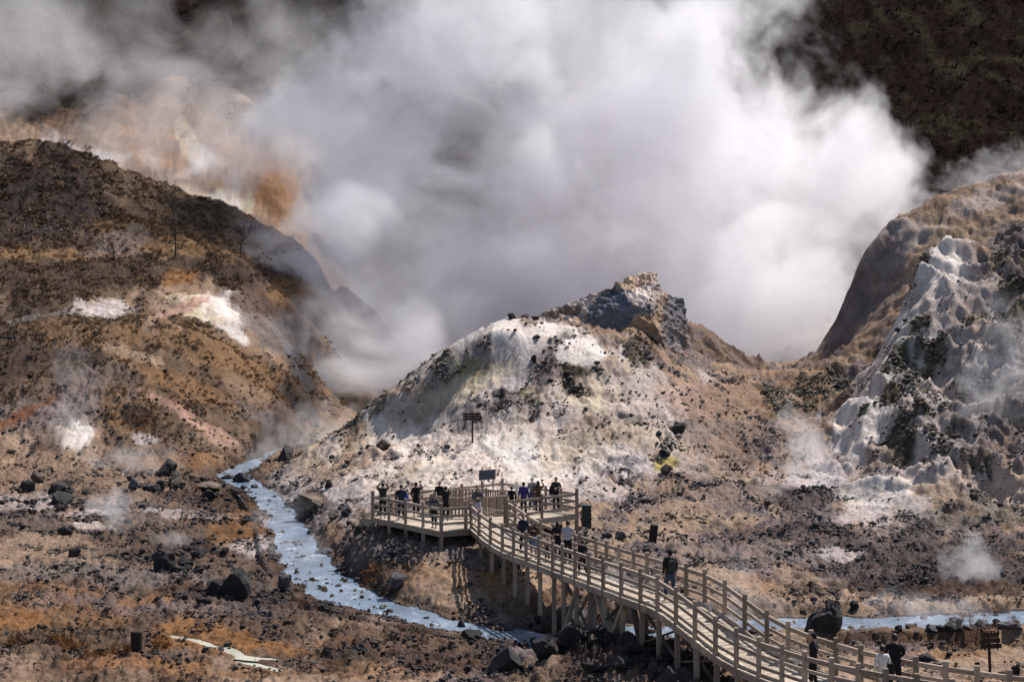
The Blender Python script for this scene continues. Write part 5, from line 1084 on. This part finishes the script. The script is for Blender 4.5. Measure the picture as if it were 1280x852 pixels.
steam('steam_cloud', 'huge white billowing steam plume rising behind the pale mound', [
 (452,486,198, 8,5,7,1.15),(425,425,204, 12,8,12,1.0),(405,350,212, 11,8,12,1.05),(385,265,228,12,9,13,.9),(490,430,208,13,7,11,1.2),(585,165,236,17,10,15,1.25),(440,290,226, 16,11,15,1.15),(500,200,238, 20,14,18,1.1),(420,110,240,14,10,15,.85),
 (600,80,240, 26,16,24,1.1),(550,400,224,22,10,17,1.25),(640,270,232,20,12,16,1.1),(740,200,238, 26,15,24,1.1),(780,60,242, 24,16,20,1),(710,400,222,22,10,14,1.3),
 (860,200,232, 24,14,22,1.15),(860,350,222,19,11,15,1.25),(960,260,228, 19,13,20,1.15),(925,415,205,10,8,10,1.3),(990,395,208,10,7,11,1.3),(1040,230,232, 15,11,16,.85),(640,-60,248,36,14,20,.9)],
 .098, .052, .29, .40, 5, 2.05, fine=.42, aniso=.2, grow=1.12, ex=1.28, cap=1.5, rough=.62, dist=.8)
# thin veils drifting in front of the dark slope and over the ochre hill
steam('steam_veil', 'thin grey steam veil drifting across the dark slope on the upper left', [
 (250,180,262,14,5,7,.8),(320,210,262,12,5,7,.8),(60,120,262, 17,7,13,1),(20,30,270,12,7,14,1),(110,170,262,12,7,8,.8),(220,110,290,16,7,8,.8),(300,60,292,16,7,10,.8),(240,60,290,20,7,12,.6)],
 .045, .06, .22, .7, 5, 1.9, grow=1.08, ex=1.6, cap=1.5, cut=.4)
steam('steam_puff', 'bright white steam puff clinging to the foot of the ochre hill', [
 (262,258,262, 6,5,4,1),(300,272,262,4,4,2.5,1),(232,215,262,8,5,4.5,.7),(190,205,262,7,5,3,.7),(160,195,258,7,4,2.5,.7)],
 .25, .14, .30, .6, 4, 1.5, grow=1.05, ex=1.05, cap=1.5, cut=.3)
def wisp(px, py, Y, pts, dens, label, nscale=.5):
    steam('steam_wisp', label, [(px + a, py + b, Y, r, r * .8, r2, 1) for a, b, r, r2 in pts], dens * .36, nscale * 1.3, .14, .75, 4, 2.4, grow=1.1, ex=1.6, dist=1.2, cap=1.5, aniso=.3)
def wy(px, py): return find_Y(px, py)
wisp(150, 668, wy(150, 670), [(0,-6,.5,.5),(2,-22,.8,.9),(-8,-38,1.0,.7)], .9, 'small steam wisp rising from the whitish patch on the left flat')
wisp(212, 680, wy(212, 684), [(0,-6,1.0,.4),(-14,-10,.7,.3)], .5, 'faint steam wisp above the cone-shaped boulder')
wisp(360, 690, 80, [(0,-6,1.5,.5),(-20,-50,1.2,.6),(20,30,1.2,.5)], .22, 'thin steam drifting over the middle of the stream')
wisp(330, 580, 135, [(0,0,3.2,1.0),(36,-18,3.2,1.4),(64,-36,3.5,2.2)], .22, 'steam lying on the stream where it leaves the steam cloud')
wisp(642, 606, 82.5, [(0,0,.7,.5),(6,-14,.8,.8),(14,-34,.9,1.1)], .7, 'steam rising from the vent inside the picket fence')
wisp(1010, 590, 97, [(10,10,1.3,1.0),(-6,-18,1.4,1.5),(-12,-50,1.0,1.4),(22,30,1.2,.8)], .8, 'steam puff in the hollow left of the right slope')
wisp(1206, 722, 70, [(0,0,.5,.7),(10,-16,.9,.9),(-6,-26,.6,.6)], .9, 'steam wisp above the dark ground near the right picture edge')
wisp(1240, 500, 100, [(0,40,2.2,2.2),(18,0,2.2,2.6),(26,-60,1.6,2.4),(-4,90,2.2,1.8)], .28, 'thin steam veil in front of the grey gully at the right picture edge')
wisp(1150, 765, 64, [(0,0,1.8,.4),(50,4,1.8,.4),(-20,-6,1.1,.5)], .4, 'thin steam hugging the right-hand stream')
wisp(762, 750, 58, [(0,0,.35,.5),(2,-22,.35,.6)], .7, 'steam wisp between the V-shaped trestle timbers')
wisp(945, 750, 64, [(0,0,1.1,.8),(-14,-20,.9,.8)], .3, 'thin steam behind the stairs')
wisp(88, 520, 120, [(0,0,1.5,2.),(0,-50,1.3,2.),(-2,30,1.2,1.0)], .22, 'thin steam column against the heath slope at left')
wisp(170, 575, 116, [(0,0,2.6,.9),(-30,-4,1.8,.7)], .3, 'thin steam in front of the small dark cave at left')
wisp(1230, 225, 170, [(0,0,3.5,1.8),(30,-14,3,2)], .2, 'faint steam above the crest of the tan slope at right')
# ---------------------------------------------------------------- camera, light, world
cam = bpy.data.cameras.new('camera'); co = bpy.data.objects.new('camera', cam); COL.objects.link(co)
co.location = (0, 0, CZ); co.rotation_euler = (math.radians(90), 0, 0)
cam.sensor_width = 36; cam.lens = 36 * F / 1280; cam.clip_end = 3000; cam.clip_start = .5
cam.shift_y = (HY - 426) / 1280
SC.camera = co
SE, SA = math.radians(52), math.radians(43)      # sun elevation, azimuth clockwise from the view direction
sl = bpy.data.lights.new('sun', 'SUN'); sl.energy = 5.0; sl.angle = math.radians(.5); sl.color = (1, .955, .90)
so = bpy.data.objects.new('sun', sl); COL.objects.link(so)
sd = Vector((math.sin(SA) * math.cos(SE), math.cos(SA) * math.cos(SE), math.sin(SE)))
so.rotation_euler = (-sd).to_track_quat('-Z', 'Y').to_euler(); so.location = (60, 60, 120)
wd = bpy.data.worlds.new('World'); SC.world = wd; wd.use_nodes = True
nt = wd.node_tree; bg = nt.nodes['Background']; sk = nt.nodes.new('ShaderNodeTexSky'); sk.sky_type = 'NISHITA'
sk.sun_disc = False; sk.sun_elevation = SE; sk.sun_rotation = SA; sk.air_density = 1.0; sk.dust_density = 1.0
nt.links.new(sk.outputs[0], bg.inputs[0]); bg.inputs[1].default_value = .09
SC.view_settings.view_transform = 'Standard'; SC.view_settings.look = 'None'; SC.view_settings.exposure = EXPO
SC.view_settings.gamma = 1; SC.view_settings.use_curve_mapping = False
SC.render.engine = 'CYCLES'; cy = SC.cycles
cy.use_denoising = True
try: cy.denoiser = 'OPENIMAGEDENOISE'
except Exception: pass
cy.max_bounces = 10; cy.diffuse_bounces = 2; cy.glossy_bounces = 2; cy.transmission_bounces = 2; cy.transparent_max_bounces = 12
cy.volume_bounces = VB; cy.volume_step_rate = VSR; cy.volume_max_steps = 256
cy.use_adaptive_sampling = True; cy.adaptive_threshold = .02
SC.render.use_persistent_data = False
